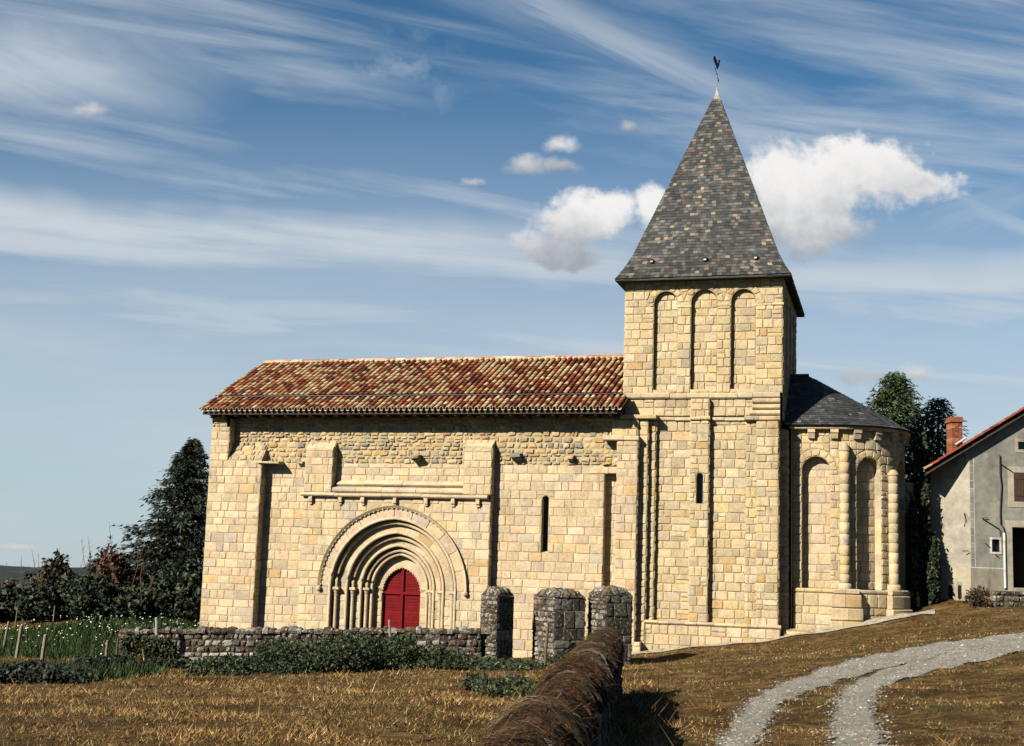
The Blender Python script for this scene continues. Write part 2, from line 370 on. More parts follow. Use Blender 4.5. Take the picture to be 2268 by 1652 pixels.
def wall(mb, F, s0, s1, z0, z1, style='ash', holes=(), inside=None, hc=None, wc=None, pal=None):
    S = STY[style]; hc = hc or S['hc']; wc = wc or S['wc']
    z = z0; k = 0
    while z < z1-1e-4:
        h = random.uniform(*hc); h = z1-z if z1-z-h < hc[0]*.6 else h
        s = s0 - random.uniform(0, wc[0])*0; first = True
        while s < s1-1e-4:
            w = random.uniform(*wc)
            if first and k % 2: w *= .6
            first = False
            w = s1-s if s1-s-w < wc[0]*.55 else w
            polys = [[(s, z), (s+w, z), (s+w, z+h), (s, z+h)]]
            if style != 'ash' and w < .6 and random.random() < .10 and h > .3:
                zz = z+h*random.uniform(.4, .6); polys = [[(s, z), (s+w, z), (s+w, zz), (s, zz)], [(s, zz), (s+w, zz), (s+w, z+h), (s, z+h)]]
            if inside: polys = [q for q in (inter(p, inside) for p in polys) if q]
            backs = polys
            for hole in holes:
                backs = [q for p in backs for q in sub(p, hole)]; nxt = []
                for p in polys:
                    ps = sub(p, hole)
                    if len(ps) < 2: nxt += ps
                    else: nxt.append(max((clip(p, -a, -b, -c) for a, b, c in hole), key=area))
                polys = nxt
            for p in backs: mb.poly([F(q, r, 0) for q, r in p], S['mort'])
            for p in polys: stone(mb, p, F, pick(pal or S['pal'], S['wt'] if not pal else [1]*len(pal)), S['mort'], back=False, **S['kw'])
            s += w
        z += h; k += 1
def ring(mb, F, uc, w0, w1, zs, ratio=1.0, n=20, style='ash', grp=2):
    """voussoirs between the arches of half widths w0 < w1"""
    S = STY[style]; a = arch_pts(uc, w0, zs, ratio, n); b = arch_pts(uc, w1, zs, ratio, n); i = 0
    while i < n:
        g = min(grp, n-i); c = pick(S['pal'], S['wt'])
        poly = [a[k] for k in range(i, i+g+1)] + [b[k] for k in range(i+g, i-1, -1)]
        stone(mb, poly, F, c, S['mort'], **S['kw']); i += g
def reveal(mb, F, pts, d0, d1, style='ash', grp=2):
    """strip along an outline from depth d0 to d1 (jambs and soffit of an opening)"""
    S = STY[style]; c = pick(S['pal'], S['wt'])
    for i in range(len(pts)-1):
        if i % grp == 0: c = pick(S['pal'], S['wt'])
        (x0, z0), (x1, z1) = pts[i], pts[i+1]
        mb.poly([F(x0, z0, d0), F(x1, z1, d0), F(x1, z1, d1), F(x0, z0, d1)], c)
def arch_outline(uc, w, z0, zs, ratio=1.0, n=16, jn=6):
    A = arch_pts(uc, w, zs, ratio, n); L = [(uc-w, z0+(zs-z0)*k/jn) for k in range(jn)]; R = [(uc+w, zs+(z0-zs)*(k+1)/jn) for k in range(jn)]
    return L + A + R
def block(mb, x0, x1, v0, v1, z0, z1, col=None, style='ash', slope=0.0, j=.008):
    """one dressed stone: front at v0, back at v1; slope lowers its front top edge"""
    col = col or pick(STY[style]['pal'], STY[style]['wt'])
    vs = []
    for z in (z0, z1):
        for v in (v0, v1):
            for x in (x0, x1):
                zz = z - (slope if z == z1 and v == v0 else 0)
                vs.append(Vector((x+random.uniform(-j, j), v+random.uniform(-j, j), zz+random.uniform(-j, j))))
    mb.add(vs, [(0, 2, 3, 1), (4, 5, 7, 6), (0, 1, 5, 4), (2, 6, 7, 3), (0, 4, 6, 2), (1, 3, 7, 5)], col)
def ledge(mb, x0, x1, v0, v1, z0, z1, style='ash', L=(.4, .9), slope=0.0, r=.03):
    """a string course of rounded stones"""
    x = x0
    while x < x1-.01:
        w = random.uniform(*L); w = x1-x if x1-x-w < L[0]*.6 else w
        c = pick(STY[style]['pal'], STY[style]['wt']); g = .006; dv = random.uniform(-.015, .015); dz = random.uniform(-.012, .012)
        P = [(v1, z0+dz), (v0+r+dv, z0+dz), (v0+dv, z0+r+dz), (v0+dv, z1-r-slope+dz), (v0+r+dv, z1-slope+dz), (v1, z1+dz)]
        a = [Vector((x+g, v, z)) for v, z in P]; b = [Vector((x+w-g, v, z)) for v, z in P]; m = len(P)
        mb.add(a+b, [(i, (i+1) % m, m+(i+1) % m, m+i) for i in range(m)] + [tuple(range(m))[::-1], tuple(range(m, 2*m))], c)
        x += w
def canal_tiles(mb, O, E, L, Up, sp=.23, exp=.30, r=.088, pal=None, wt=None, t0=0.0, t1=1.0, ends=True, patch=0):
    """rows of half round cover tiles over a bed of channel tiles; O eave corner, E along the eave, Up the full slope vector"""
    E = E.normalized(); U = Up.normalized(); N = E.cross(U).normalized()
    if N.z < 0: N = -N
    n = int(L/sp); H = Up.length; rows = int(round(H*(t1-t0)/exp)); ex = H*(t1-t0)/rows
    def half(c0, c1, r0, r1, col, nrm=1, seg=6):
        i = len(mb.v)
        for c, rr in ((c0, r0), (c1, r1)):
            for k in range(seg+1):
                a = math.pi*k/seg; mb.v.append(tuple(c + E*(math.cos(a)*rr) + N*(math.sin(a)*rr*nrm)))
        for k in range(seg): mb.f.append((i+k, i+k+1, i+seg+2+k, i+seg+1+k)); mb.c.append(col)
    for k in range(n+1):
        e0 = O + E*(sp*k) + U*(H*t0)
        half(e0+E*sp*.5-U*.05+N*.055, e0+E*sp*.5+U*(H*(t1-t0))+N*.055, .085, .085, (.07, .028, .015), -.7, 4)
        if ends and t0 == 0: half(e0+E*sp*.5-U*.09+N*.06, e0+E*sp*.5+U*.1+N*.06, .085, .085, (.50, .40, .28), -.7, 4)
        for rw in range(rows):
            jit = random.uniform(-.008, .008); b = e0 + E*jit + U*(ex*rw - .03 + random.uniform(-.012, .012)) + N*(.045+random.uniform(0, .012))
            ww = wt if not patch else [w_*(1+patch*(i in (3, 4, 6, 8))*(.5+.5*math.sin(b.x*.55+rw*.35)+.5*math.sin(b.x*1.7-rw*.8))) for i, w_ in enumerate(wt)]; c = random.choices(pal, ww)[0]; q = random.uniform(.8, 1.15); c = tuple(x*q for x in c)
            half(b + N*.014, b + U*(ex+.05), r, r*.86, c)
            if rw == 0 and ends and t0 == 0:
                i = len(mb.v); seg = 6
                for rr in (r*1.02, r*.72):
                    for s in range(seg+1):
                        a = math.pi*s/seg; mb.v.append(tuple(b + N*.014 - U*.006 + E*(math.cos(a)*rr) + N*(math.sin(a)*rr)))
                for s in range(seg): mb.f.append((i+s, i+s+1, i+seg+2+s, i+seg+1+s)); mb.c.append((.56, .44, .30))
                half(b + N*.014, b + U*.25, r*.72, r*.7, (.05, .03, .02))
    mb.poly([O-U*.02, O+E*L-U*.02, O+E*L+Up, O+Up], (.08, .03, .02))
TILEP = [(.36, .11, .042), (.24, .058, .024), (.46, .22, .09), (.56, .38, .19), (.50, .31, .16), (.17, .045, .022), (.60, .44, .25), (.09, .035, .02), (.48, .34, .17)]
TILEW = [5.5, 6, 4, 3.4, 3.2, 4, 2.2, 2, 1.8]
def slates(mb, fn, nrow, width, pal, wt, t0=0.0):
    """fn(row fraction t, k in 0..1 across) -> point; gives the outer surface of one roof side"""
    for r in range(nrow):
        ta, tb = t0+(1-t0)*r/nrow, t0+(1-t0)*(r+1.0)/nrow
        a0, a1 = fn(ta, 0), fn(ta, 1); L = (a1-a0).length
        if L < .03: continue
        n = max(1, int(L/width)); off = .5*(r % 2)
        ks = sorted({0.0, 1.0} | {min(1, max(0, (i+off+random.uniform(-.14, .14))/n)) for i in range(n+1)})
        for i in range(len(ks)-1):
            k0, k1 = ks[i], ks[i+1]
            if k1-k0 < 1e-3: continue
            p00, p01, p10, p11 = fn(ta, k0), fn(ta, k1), fn(tb, k0), fn(tb, k1)
            nn = (p01-p00).cross(p10-p00)
            if nn.length < 1e-7: continue
            nn.normalize()
            lift = random.uniform(.012, .026); g = min(.004, (p01-p00).length*.2); e = (p01-p00).normalized()*g; dn = (p00-p10)*random.uniform(0, .10)
            c = random.choices(pal, wt)[0]; q = random.uniform(.7, 1.25); c = tuple(x*q for x in c)
            o00, o01 = p00+nn*lift+e+dn, p01+nn*lift-e+dn
            mb.poly([o00, o01, p11+nn*.004, p10+nn*.004], c)
            mb.poly([p00+e+dn, p01-e+dn, o01, o00], tuple(x*.6 for x in c))
            mb.poly([p00+dn, o00, p10+nn*.004], c); mb.poly([p01+dn, p11+nn*.004, o01], c)

# ------------------------------------------------------------------ the ground
CT = [(20,1470,40),(0,1400,52),(200,1362,60),(430,1390,52),(260,1464,42),(480,1472,42),(800,1474,42),(1060,1460,42),(1235,1472,42),(1150,1453,49.8),(800,1480,36),
      (0,1652,14),(500,1652,14),(1000,1652,14),(300,1560,22),(800,1540,24),(0,1545,25),(1100,1560,20),
      (1400,1530,24.5),(1540,1652,15),(1900,1652,14),(2267,1652,12.5),(2267,1420,29),(1800,1500,26),(2060,1450,28),(1400,1476,42),(1412,1444,47.2),(1560,1428,46.8),
      (1722,1413,46.3),(1890,1379,46.2),(1980,1364,46.0),(2065,1357,47),(2100,1330,48),(2267,1337,47),(600,1455,51)]
PT = [tuple(atd(*c)) for c in CT] + [(0,60,.6),(18,62,2.6),(-3,70,.3),(-22,75,-.8),(-60,60,-1.5),(-34,30,.2),(0,0,1.85),(9,3,2.15),(-10,4,1.6),(-30,8,.9),(30,20,3.0),(40,50,4.0),(0,-12,2.1)]
PT = np.array(PT)
def _U(r2): return np.where(r2 > 1e-9, .5*r2*np.log(np.maximum(r2, 1e-9)), 0)
def _fit():
    n = len(PT); d2 = ((PT[:, None, :2]-PT[None, :, :2])**2).sum(-1); A = np.zeros((n+3, n+3))
    A[:n, :n] = _U(d2) + np.eye(n)*1.5; A[:n, n] = 1; A[:n, n+1:n+3] = PT[:, :2]; A[n:, :n] = A[:n, n:].T
    return np.linalg.solve(A, np.concatenate([PT[:, 2], [0, 0, 0]]))
TPW = _fit()
def zgs(x, y):
    x = np.asarray(x, float); y = np.asarray(y, float); sh = x.shape; x = x.ravel(); y = y.ravel()
    cx_ = np.clip(x, -62, 42); cy_ = np.clip(y, -12, 76); n = len(PT); out = np.empty(len(x))
    for i in range(0, len(x), 20000):
        a, b = cx_[i:i+20000], cy_[i:i+20000]
        d2 = (a[:, None]-PT[None, :, 0])**2 + (b[:, None]-PT[None, :, 1])**2
        out[i:i+20000] = _U(d2) @ TPW[:n] + TPW[n] + TPW[n+1]*a + TPW[n+2]*b
    far = np.hypot(x-cx_, y-cy_); out = out + (-17-out)*np.clip(far/240, 0, 1)**.8 - .034*np.maximum(0, far-240)
    out = out + .035*np.sin(x*1.7+1.3*np.sin(y*.9))*np.cos(y*1.3) + .02*np.sin(x*4.1+y*2.3)
    return out.reshape(sh)
def zg(x, y): return float(zgs(np.array([x]), np.array([y]))[0])
def gnd(x, y, t0=5.0, t1=200.0):
    """ground point seen at photo pixel (x, y)"""
    d = ray(x, y); d = d/d.y; t = np.linspace(t0, t1, 3000); X = d.x*t; Z = EYE + d.z*t
    k = np.argmax(Z < zgs(X, t)); t = t[max(k, 1)]
    return Vector((d.x*t, t, zg(d.x*t, t)))
def ground_mat():
    m = bpy.data.materials.new('dry_ground'); m.use_nodes = True; t = NT(m.node_tree); b = t.n['Principled BSDF']
    oc = t.new('ShaderNodeTexCoord').outputs['Object']
    a = t.new('ShaderNodeAttribute'); a.attribute_name = 'col'
    n1 = t.noise(oc, .8, 8, .72); n2 = t.noise(oc, 4.5, 8, .75); n3 = t.noise(oc, 32, 6, .8)
    c = t.ramp(n1, [(.32, (.045, .026, .010)), (.46, (.13, .078, .029)), (.58, (.235, .148, .058)), (.70, (.34, .232, .102))])
    c = t.mix(t.step(n2, .44, .60), c, (.060, .030, .009, 1)); c = t.mix(t.step(n3, .54, .66), c, (.23, .155, .066, 1)); c = t.mix(t.step(n3, .46, .36), c, (.035, .018, .006, 1))
    green = t.mix(n3, (.02, .035, .008, 1), (.05, .075, .016, 1))
    sp_ = t.new('ShaderNodeSeparateColor'); t.l.new(a.outputs['Color'], sp_.inputs[0])
    gmask = t.step(t.m('ADD', sp_.outputs[1], t.m('MULTIPLY', t.m('SUBTRACT', n2, .5), .9)), .38, .62)
    c = t.mix(gmask, c, green)
    gm = t.step(t.m('ADD', sp_.outputs[0], t.m('MULTIPLY', t.m('SUBTRACT', n3, .5), .7)), .35, .75)
    c = t.mix(gm, c, t.mix(n3, (.20, .18, .15, 1), (.42, .37, .30, 1)))
    c = t.mix(1.0, c, (ALB, ALB, ALB, 1), 'MULTIPLY'); t.put(b.inputs['Base Color'], c); b.inputs['Roughness'].default_value = .97; b.inputs['Specular IOR Level'].default_value = .05
    bn = t.new('ShaderNodeBump'); bn.inputs['Strength'].default_value = .9; bn.inputs['Distance'].default_value = .06
    t.put(bn.inputs['Height'], t.m('ADD', n2, n3)); t.l.new(bn.outputs[0], b.inputs['Normal'])
    return m
xs = np.concatenate([[-3000, -1500, -800, -400, -250, -160, -110, -80], np.arange(-62, 42.1, .5), [55, 80, 120, 200, 350, 700, 1500, 3000]])
ys = np.concatenate([[-200, -80, -40, -20], np.arange(-10, 76.1, .5), [85, 100, 130, 180, 260, 400, 700, 1200, 2500, 5000]])
GX, GY = np.meshgrid(xs, ys); GZ = zgs(GX, GY)
def green_mask(x, y):
    """where the turf is green: the flowering meadow on the left and the bank above the dry field"""
    g = np.exp(-(((x+13.5)/8.5)**2 + ((y-48)/6.5)**2)**2)
    g = np.maximum(g, .9*np.exp(-(((x+13)/4.5)**2 + ((y-34)/4.5)**2)**2))
    g = np.maximum(g, .28*np.exp(-((x-1.5)/4)**2-((y-33)/7)**2)); g = np.maximum(g, .2*np.exp(-((x-9)/4)**2-((y-40)/3)**2))
    g = np.maximum(g, .75*(y > 58)); return g
gme = bpy.data.meshes.new('ground'); nx, ny = len(xs), len(ys); idx = np.arange(nx*ny).reshape(ny, nx)
gme.from_pydata(np.stack([GX, GY, GZ], -1).reshape(-1, 3).tolist(), [], np.stack([idx[:-1, :-1], idx[:-1, 1:], idx[1:, 1:], idx[1:, :-1]], -1).reshape(-1, 4).tolist())
gme.update(); gme.polygons.foreach_set('use_smooth', [True]*len(gme.polygons))
ca_ = gme.color_attributes.new('col', 'FLOAT_COLOR', 'POINT')
gc = np.zeros((ny*nx, 4), np.float32); gc[:, 1] = green_mask(GX, GY).ravel(); gc[:, 3] = 1
ca_.data.foreach_set('color', gc.ravel()); gme.materials.append(ground_mat())
ground = bpy.data.objects.new('ground', gme); COL.objects.link(ground); ground['kind'] = 'structure'

# ------------------------------------------------------------------ the church
church = thing('church', 'old stone country church with red tiled nave, slate spire tower and rounded apse', 'church', (X0, D0, 0), -AX)
VN, VA, VB, VP = -.3, -.68, -.76, -.70
UL = -16.87; ZB = -.4
# --- nave wall
mb = MB()
wall(mb, front(VN), -14.55, -12.66, ZB, 7.15, 'ash')
wall(mb, front(VN), -11.48, -6.02, 6.42, 7.15, 'ash')
WIN = arch_hole(-2.85, .135, 3.84, 5.86, 1.0, 10)
wall(mb, front(VN), -4.9, -.6, ZB, 7.15, 'ash', holes=[WIN])
reveal(mb, front(VN), arch_outline(-2.85, .135, 3.84, 5.86, 1, 10), 0, -.34); mb.poly([front(VN)(-2.985, 3.84, 0), front(VN)(-2.715, 3.84, 0), front(VN)(-2.715, 3.94, -.34), front(VN)(-2.985, 3.94, -.34)], CREAM[0])
for a, b in ((-16.06, -12.66), (-12.66, -11.3), (-11.3, -6.2), (-6.2, -4.9), (-4.9, .05)): wall(mb, front(VN), a, b, 7.15, 9.2, 'rub')
wall(mb, front(.05), -.62, -.05, ZB, 6.83, 'ash'); wall(mb, rightf(-.6, VN), 0, .35, ZB, 6.83, 'ash')
mb.poly([(-.6, VN, 6.83), (.05, VN, 6.83), (.05, .05, 6.83), (-.6, .05, 6.83)], MORTAR)
ledge(mb, -1.15, .05, VN-.03, VN+.1, 6.84, 7.10, L=(.6, .8))
wall(mb, leftf(UL, VB), 0, 8.2, ZB, 8.9, 'ash')
mb.box(UL+.02, .3, .75, 7.3, ZB, 9.0, MORTAR); mb.poly([(UL, -1.0, 8.9), (UL, 7.6, 8.9), (UL, 3.3, 11.7)], MORTAR)
mb.box(-5.0, .28, .1, .9, ZB, 9.0, MORTAR); mb.box(UL+.02, -12.2, -.2, .9, ZB, 9.0, MORTAR); mb.box(-12.3, -4.9, -.24, .9, 5.9, 9.0, MORTAR)
mb.build('nave_wall', M_STONE, church)
w = MB(); F = front(VN+.33); w.poly([F(-3.0, 3.84, 0), F(-2.7, 3.84, 0), F(-2.7, 6.05, 0), F(-3.0, 6.05, 0)], (.01, .01, .01))
win = w.build('window', M_GLASS, church)
w = MB()
for k in range(7): w.box(-2.98, -2.72, VN+.30, VN+.325, 4.1+.27*k, 4.118+.27*k, (.03, .03, .03))
for x in (-2.91, -2.85, -2.79): w.box(x-.006, x+.006, VN+.28, VN+.30, 3.84, 6.0, (.03, .03, .03))
w.build('lattice', M_METAL, win)
# --- left corner buttress with its pier up to the eaves
mb = MB()
wall(mb, front(VB), UL, -14.55, ZB, 7.19, 'ash'); wall(mb, rightf(-14.55, VB), 0, VN-VB, ZB, 7.19, 'ash')
wall(mb, front(VB), UL, -16.06, 7.19, 8.55, 'ash', wc=(.35, .5)); wall(mb, rightf(-16.06, VB), 0, VN-VB, 7.19, 8.9, 'ash')
wall(mb, front(VB), UL, -16.2, 8.55, 9.0, 'rub')
def slope_face(u0, v0, z0, v1, z1):
    t = Vector((0, v1-v0, z1-z0)); L = t.length; t.normalize(); n = Vector((0, -t.z, t.y))
    return (lambda s, q, d: Vector((s, v0, z0)) + t*q + n*d), L
F, L = slope_face(0, VB, 7.19, VN, 7.85); wall(mb, F, -16.06, -14.55, 0, L, 'rub', hc=(.2, .3))
mb.poly([(-14.55, VB, 7.19), (-14.55, VN, 7.19), (-14.55, VN, 7.85)], MORTAR)
block(mb, -14.72, -13.75, VB-.1, VN+.05, 7.08, 7.2, slope=.02, j=.03)
mb.build('corner_buttress', M_STONE, church)
# --- projecting portal bay
mb = MB(); UC, ZS = -8.755, 2.30
OW = [2.53, 1.95, 1.47, 1.11]; OR_ = [1.06, 1.09, 1.11, 1.16]; OV = [VA, VA+.30, VA+.58, VA+.84]; VD = .50
wall(mb, front(VA), -12.66, -4.9, ZB, 5.80, 'ash', holes=[arch_hole(UC, 2.97, 2.30, ZS, 1.04, 22), [(-1, 0, -(UC-2.53)), (1, 0, UC+2.53), (0, 1, ZS+.001)]])
ring(mb, front(VA), UC, 2.53, 2.97, ZS, 1.05, 24)
wall(mb, rightf(-4.9, VA), 0, VN-VA, ZB, 7.75, 'ash')
wall(mb, leftf(-12.66, VA), 0, VN-VA, ZB, 7.6, 'ash')
mb.build('portal_bay', M_STONE, church)
mb = MB()
ledge(mb, -12.72, -4.98, VA-.20, VA+.1, 5.80, 5.97, L=(.7, 1.5), r=.05, slope=.03)
for z0, z1, v0, sl in ((5.97, 6.27, VA+.02, .10), (6.25, 6.52, VA+.2, .12)): ledge(mb, -11.46+.1*(z0 > 6.1), -6.02-.05*(z0 > 6.1), v0, VN+.05, z0, z1, L=(.8, 1.6), r=.06, slope=sl)
mb.build('cornice', M_STONE, church)
for (u0, u1, zt, zb) in ((-12.66, -11.48, 7.62, 8.0), (-6.02, -4.9, 7.75, 8.1)):
    mb = MB(); wall(mb, front(VA), u0, u1, 5.97, zt, 'ash'); wall(mb, rightf(u1, VA), 0, VN-VA, 5.97, zt, 'ash', wc=(.3, .4))
    F, L = slope_face(0, VA, zt, VN, zb); wall(mb, F, u0, u1, 0, L, 'ash', hc=(.25, .3)); mb.poly([(u1, VA, zt), (u1, VN, zt), (u1, VN, zb)], MORTAR); mb.poly([(u0, VA, zt), (u0, VN, zt), (u0, VN, zb)], MORTAR)
    ledge(mb, u0, u1, VA-.02, VA+.12, zt-.03, zt+.2, L=(.5, .9), slope=.1)
    mb.build('buttress', M_STONE, church)
# --- corbels left standing out of the nave wall
for (x, y, v, w_, d, hgt) in ((925, 1012, VN, .34, .42, .16), (1145, 1008, VN, .42, .34, .2), (1265, 1012, VN, .24, .28, .18), (600, 1022, VN, .2, .1, .14), (668, 1024, VN, .22, .2, .13)):
    u, z = at(x, y, v); mb = MB(); block(mb, u-w_/2, u+w_/2, v-d, v+.1, z-hgt/2, z+hgt/2, slope=.05, j=.03, style='rub'); block(mb, u-w_/2+.03, u+w_/2-.03, v-d*.6, v+.1, z-hgt, z-hgt/2-.004, j=.02, style='rub')
    mb.build('corbel', M_RUB, church)
for x in (690, 755, 805, 876, 945, 1005, 1060):
    u, z = at(x, 1106, VA); mb = MB(); block(mb, u-.07, u+.07, VA-.15, VA+.05, 5.60, 5.797, j=.015); block(mb, u-.06, u+.06, VA-.09, VA+.05, 5.50, 5.598, j=.01)
    mb.build('corbel', M_STONE, church)
# --- portal: stepped orders, mouldings, shafts, door
mb = MB()
for k in range(4):
    w0, v0 = OW[k], OV[k]; v1 = OV[k+1] if k < 3 else VD
    pts = arch_outline(UC, w0, ZB, ZS, OR_[k], 24, 7); reveal(mb, front(v0), pts, 0, -(v1-v0), grp=2)
    if k < 3:
        w1 = OW[k+1]; F = front(v1)
        a = arch_pts(UC, w1, ZS, OR_[k+1], 22); b = arch_pts(UC, w0+.02, ZS, OR_[k], 22); i = 0
        while i < 22:
            g = 2; poly = [a[q] for q in range(i, i+g+1)] + [b[q] for q in range(i+g, i-1, -1)]
            stone(mb, poly, F, pick(CREAM, CREAM_W), MORTAR, joint=.004, h=(.002, .008), bev=.01, ch=.006, wob=.001, pil=.003); i += g
        for sgn in (-1, 1):
            x0, x1 = sorted((UC+sgn*w0, UC+sgn*w1)); wall(mb, F, x0, x1, ZB, ZS, 'ash', wc=(.5, .9))
        # roll on the arris
        arc = arch_outline(UC, w1+.045, ZB, ZS, OR_[k+1], 28, 5)
        mb.tube([F(s, z, .03) for s, z in arc], .058, CREAM[1], 8)
        arc = arch_pts(UC, w0-.13, ZS, OR_[k], 28); mb.tube([F(s, z, .12) for s, z in arc], .07, CREAM[0], 8)
arc = arch_outline(UC, OW[0]+.05, ZB, ZS, 1.05, 28, 6); mb.tube([front(VA)(s, z, .02) for s, z in arc], .055, CREAM[5], 8)
# scalloped inner arch
F = front(VD-.16); a = arch_pts(UC, .80, ZS-.15, 1.22, 22); b = arch_pts(UC, 1.13, ZS, 1.16, 22)
for i in range(0, 22, 2):
    poly = [a[q] for q in range(i, i+3)] + [b[q] for q in range(i+2, i-1, -1)]; mb.poly([F(s, z, 0) for s, z in poly], pick(CREAM, CREAM_W))
for i in range(0, 22):
    s, z = a[i]; mb.tube([F(s, z, .0), F(s, z, -.16)], .035, CREAM[2], 7)
reveal(mb, F, [(UC-.80, ZB)]+a+[(UC+.80, ZB)], 0, -.2)
for sgn in (-1, 1):
    x0, x1 = sorted((UC+sgn*.80, UC+sgn*1.13)); wall(mb, F, x0, x1, ZB, ZS-.15, 'ash'); mb.poly([F(x0, ZS-.15, 0), F(x1, ZS-.15, 0), F(x1, ZS, 0), F(x0, ZS, 0)], CREAM[2])
mb.build('portal', M_STONE, church)
mb = MB(); arc = arch_pts(UC, 2.96, ZS, 1.045, 48); A = arch_pts(UC, 3.06, ZS, 1.045, 48); F = front(VA)
for i in range(48):
    c = pick(CREAM, CREAM_W, .08)
    (x0, z0), (x1, z1), (X1_, Z1_), (X0_, Z0_) = arc[i], arc[i+1], A[i+1], A[i]
    p = [F(x0, z0, 0), F(x1, z1, 0), F(x1, z1, .07), F(x0, z0, .07), F(X0_, Z0_, .15), F(X1_, Z1_, .15), F(X1_, Z1_, 0), F(X0_, Z0_, 0)]
    mb.add(p, [(0, 1, 2, 3), (3, 2, 5, 4), (4, 5, 6, 7)], c)
    s, z = ((x0+x1)/2, (z0+z1)/2); mb.tube([F(s-.0, z, .02), F(s, z, .085)], .03, c, 6)
for s in (-1, 1): mb.lathe([(.0, ZS-.2), (.09, ZS-.12), (.1, ZS-.04), (.05, ZS+.03), (0, ZS+.04)], UC+s*3.01, VA-.1, CREAM[1], 10)
mb.build('hood_mould', M_STONE, church)
for k in range(3):
    for sgn in (-1, 1):
        x = UC+sgn*(OW[k]-.13); v = OV[k+1]-.12; mb = MB()
        mb.lathe([(.13, ZB), (.13, .42), (.105, .5), (.075, .54), (.075, ZS-.34), (.09, ZS-.33), (.09, ZS-.30), (.075, ZS-.29)], x, v, pick(CREAM, CREAM_W), 12)
        c = mb.build('column', M_STONE, church)
        mb = MB(); mb.lathe([(.075, ZS-.29), (.085, ZS-.24), (.12, ZS-.12), (.135, ZS-.09)], x, v, pick(CREAM, CREAM_W), 10); block(mb, x-.15, x+.15, v-.15, v+.13, ZS-.09, ZS, j=.006)
        mb.build('capital', M_STONE, c)
door = bpy.data.objects.new('door', None); COL.objects.link(door); door.parent = church
DIN = arch_hole(UC, .9, ZB, ZS-.15, 1.2, 16); ztr = Zc(890, 1313, VD)
RED = [(.160, .0035, .006), (.135, .003, .005), (.18, .004, .007)]
for s0, s1 in ((UC-.95, UC-.02), (UC+.02, UC+.95)):
    for z0, z1 in ((ZB, ztr-.02), (ztr+.02, 4.2)):
        mb = MB(); z = z0
        while z < z1-.01:
            h = min(.115, z1-z); p = inter([(s0, z), (s1, z), (s1, z+h), (s0, z+h)], DIN)
            if p: stone(mb, p, front(VD), random.choice(RED), (.05, .002, .004), joint=.004, h=(.008, .014), bev=.008, ch=.002, wob=0, pil=.002)
            z += h
        if mb.f: mb.build('panel', M_DOOR, door)
mb = MB(); mb.box(UC-.055, UC+.055, VD-.09, VD-.002, ZB, 3.25, (.15, .0035, .006)); mb.box(UC-.85, UC-.057, VD-.08, VD-.002, ztr-.05, ztr+.05, (.17, .004, .007)); mb.box(UC+.057, UC+.85, VD-.08, VD-.002, ztr-.05, ztr+.05, (.17, .004, .007))
mb.build('crossbar', M_DOOR, door)
# --- nave roof
VE, ZE, VR, ZR, SK = -1.20, 9.17, 3.39, 11.78, .42
mb = MB(); O = Vector((-17.15, VE, ZE)); UP = Vector((SK, VR-VE, ZR-ZE)); LR = 17.2
canal_tiles(mb, O, Vector((1, 0, 0)), LR, UP, .235, .30, .086, TILEP, TILEW, 0.0, .215, patch=.8)
canal_tiles(mb, O+Vector((0, 0, .05)), Vector((1, 0, 0)), LR-.1, UP, .235, .30, .086, TILEP, TILEW, .235, 1.0, patch=1.2)
x = -16.75
while x < .0:                                # ridge tiles bedded in mortar
    c = random.choice([(.50, .24, .12), (.55, .33, .2), (.46, .2, .1), (.3, .16, .1), (.56, .44, .28)])
    mb.tube([(x, VR, ZR+.06), (x+.5, VR, ZR+.07)], [.13, .115], c, 10); x += .44
mb.box(-16.75, 0, VR-.20, VR-.02, ZR-.06, ZR+.10, (.55, .45, .28))
B = Vector((0, 2*(VR)-2*VE, 0))
mb.poly([(-17.15+SK, VR, ZR), (.1, VR, ZR), (.1, 2*VR-VE, ZE), (-17.15+SK, 2*VR-VE, ZE)], (.35, .12, .05))
roof = mb.build('nave_roof', M_TILE, church)
mb = MB(); a = O+UP*.215+Vector((0, -.05, .13)); mb.tube([a+Vector((.3, 0, 0)), a+Vector((LR-.1, 0, .0))], .028, (.03, .028, .027), 8); mb.tube([a+Vector((.3, .06, -.05)), a+Vector((LR-.1, .06, -.05))], .03, (.03, .028, .027), 8)
mb.build('gutter', M_METAL, roof)
mb = MB(); mb.box(-17.1, .02, VE+.06, VN+.02, ZE-.12, ZE-.07, (.03, .02, .012))
x = -16.8
while x < 0: mb.box(x, x+.09, VE+.1, VN+.02, ZE-.22, ZE-.122, (.05, .03, .018)); x += .55
mb.box(-17.1, .02, VE+.04, VE+.08, ZE-.16, ZE-.02, (.06, .04, .025)); mb.build('eaves', M_WOOD, church)
# --- stepped pilasters between nave and tower
mb = MB()
wall(mb, front(VP), -.05, .72, ZB, 8.05, 'ash'); wall(mb, rightf(.72, VP), 0, .32, ZB, 8.05, 'tow', wc=(.27, .33))
wall(mb, leftf(-.05, VP), 0, .75, ZB, 8.05, 'ash')
ledge(mb, -.60, .76, VP-.06, VP+.3, 8.06, 8.24, L=(.5, .8)); wall(mb, front(-.5), -.3, .66, 8.24, 8.86, 'tow'); wall(mb, rightf(.66, -.5), 0, .4, 8.24, 8.86, 'tow', wc=(.2, .3))
wall(mb, front(-.40), .72, 1.04, ZB, 8.86, 'tow', wc=(.3, .33)); wall(mb, rightf(1.04, -.40), 0, .21, ZB, 8.86, 'tow', wc=(.21, .22))
wall(mb, front(-.19), 1.04, 1.30, ZB, 8.86, 'tow', wc=(.25, .27)); wall(mb, rightf(1.30, -.19), 0, .19, ZB, 8.86, 'tow', wc=(.19, .2))
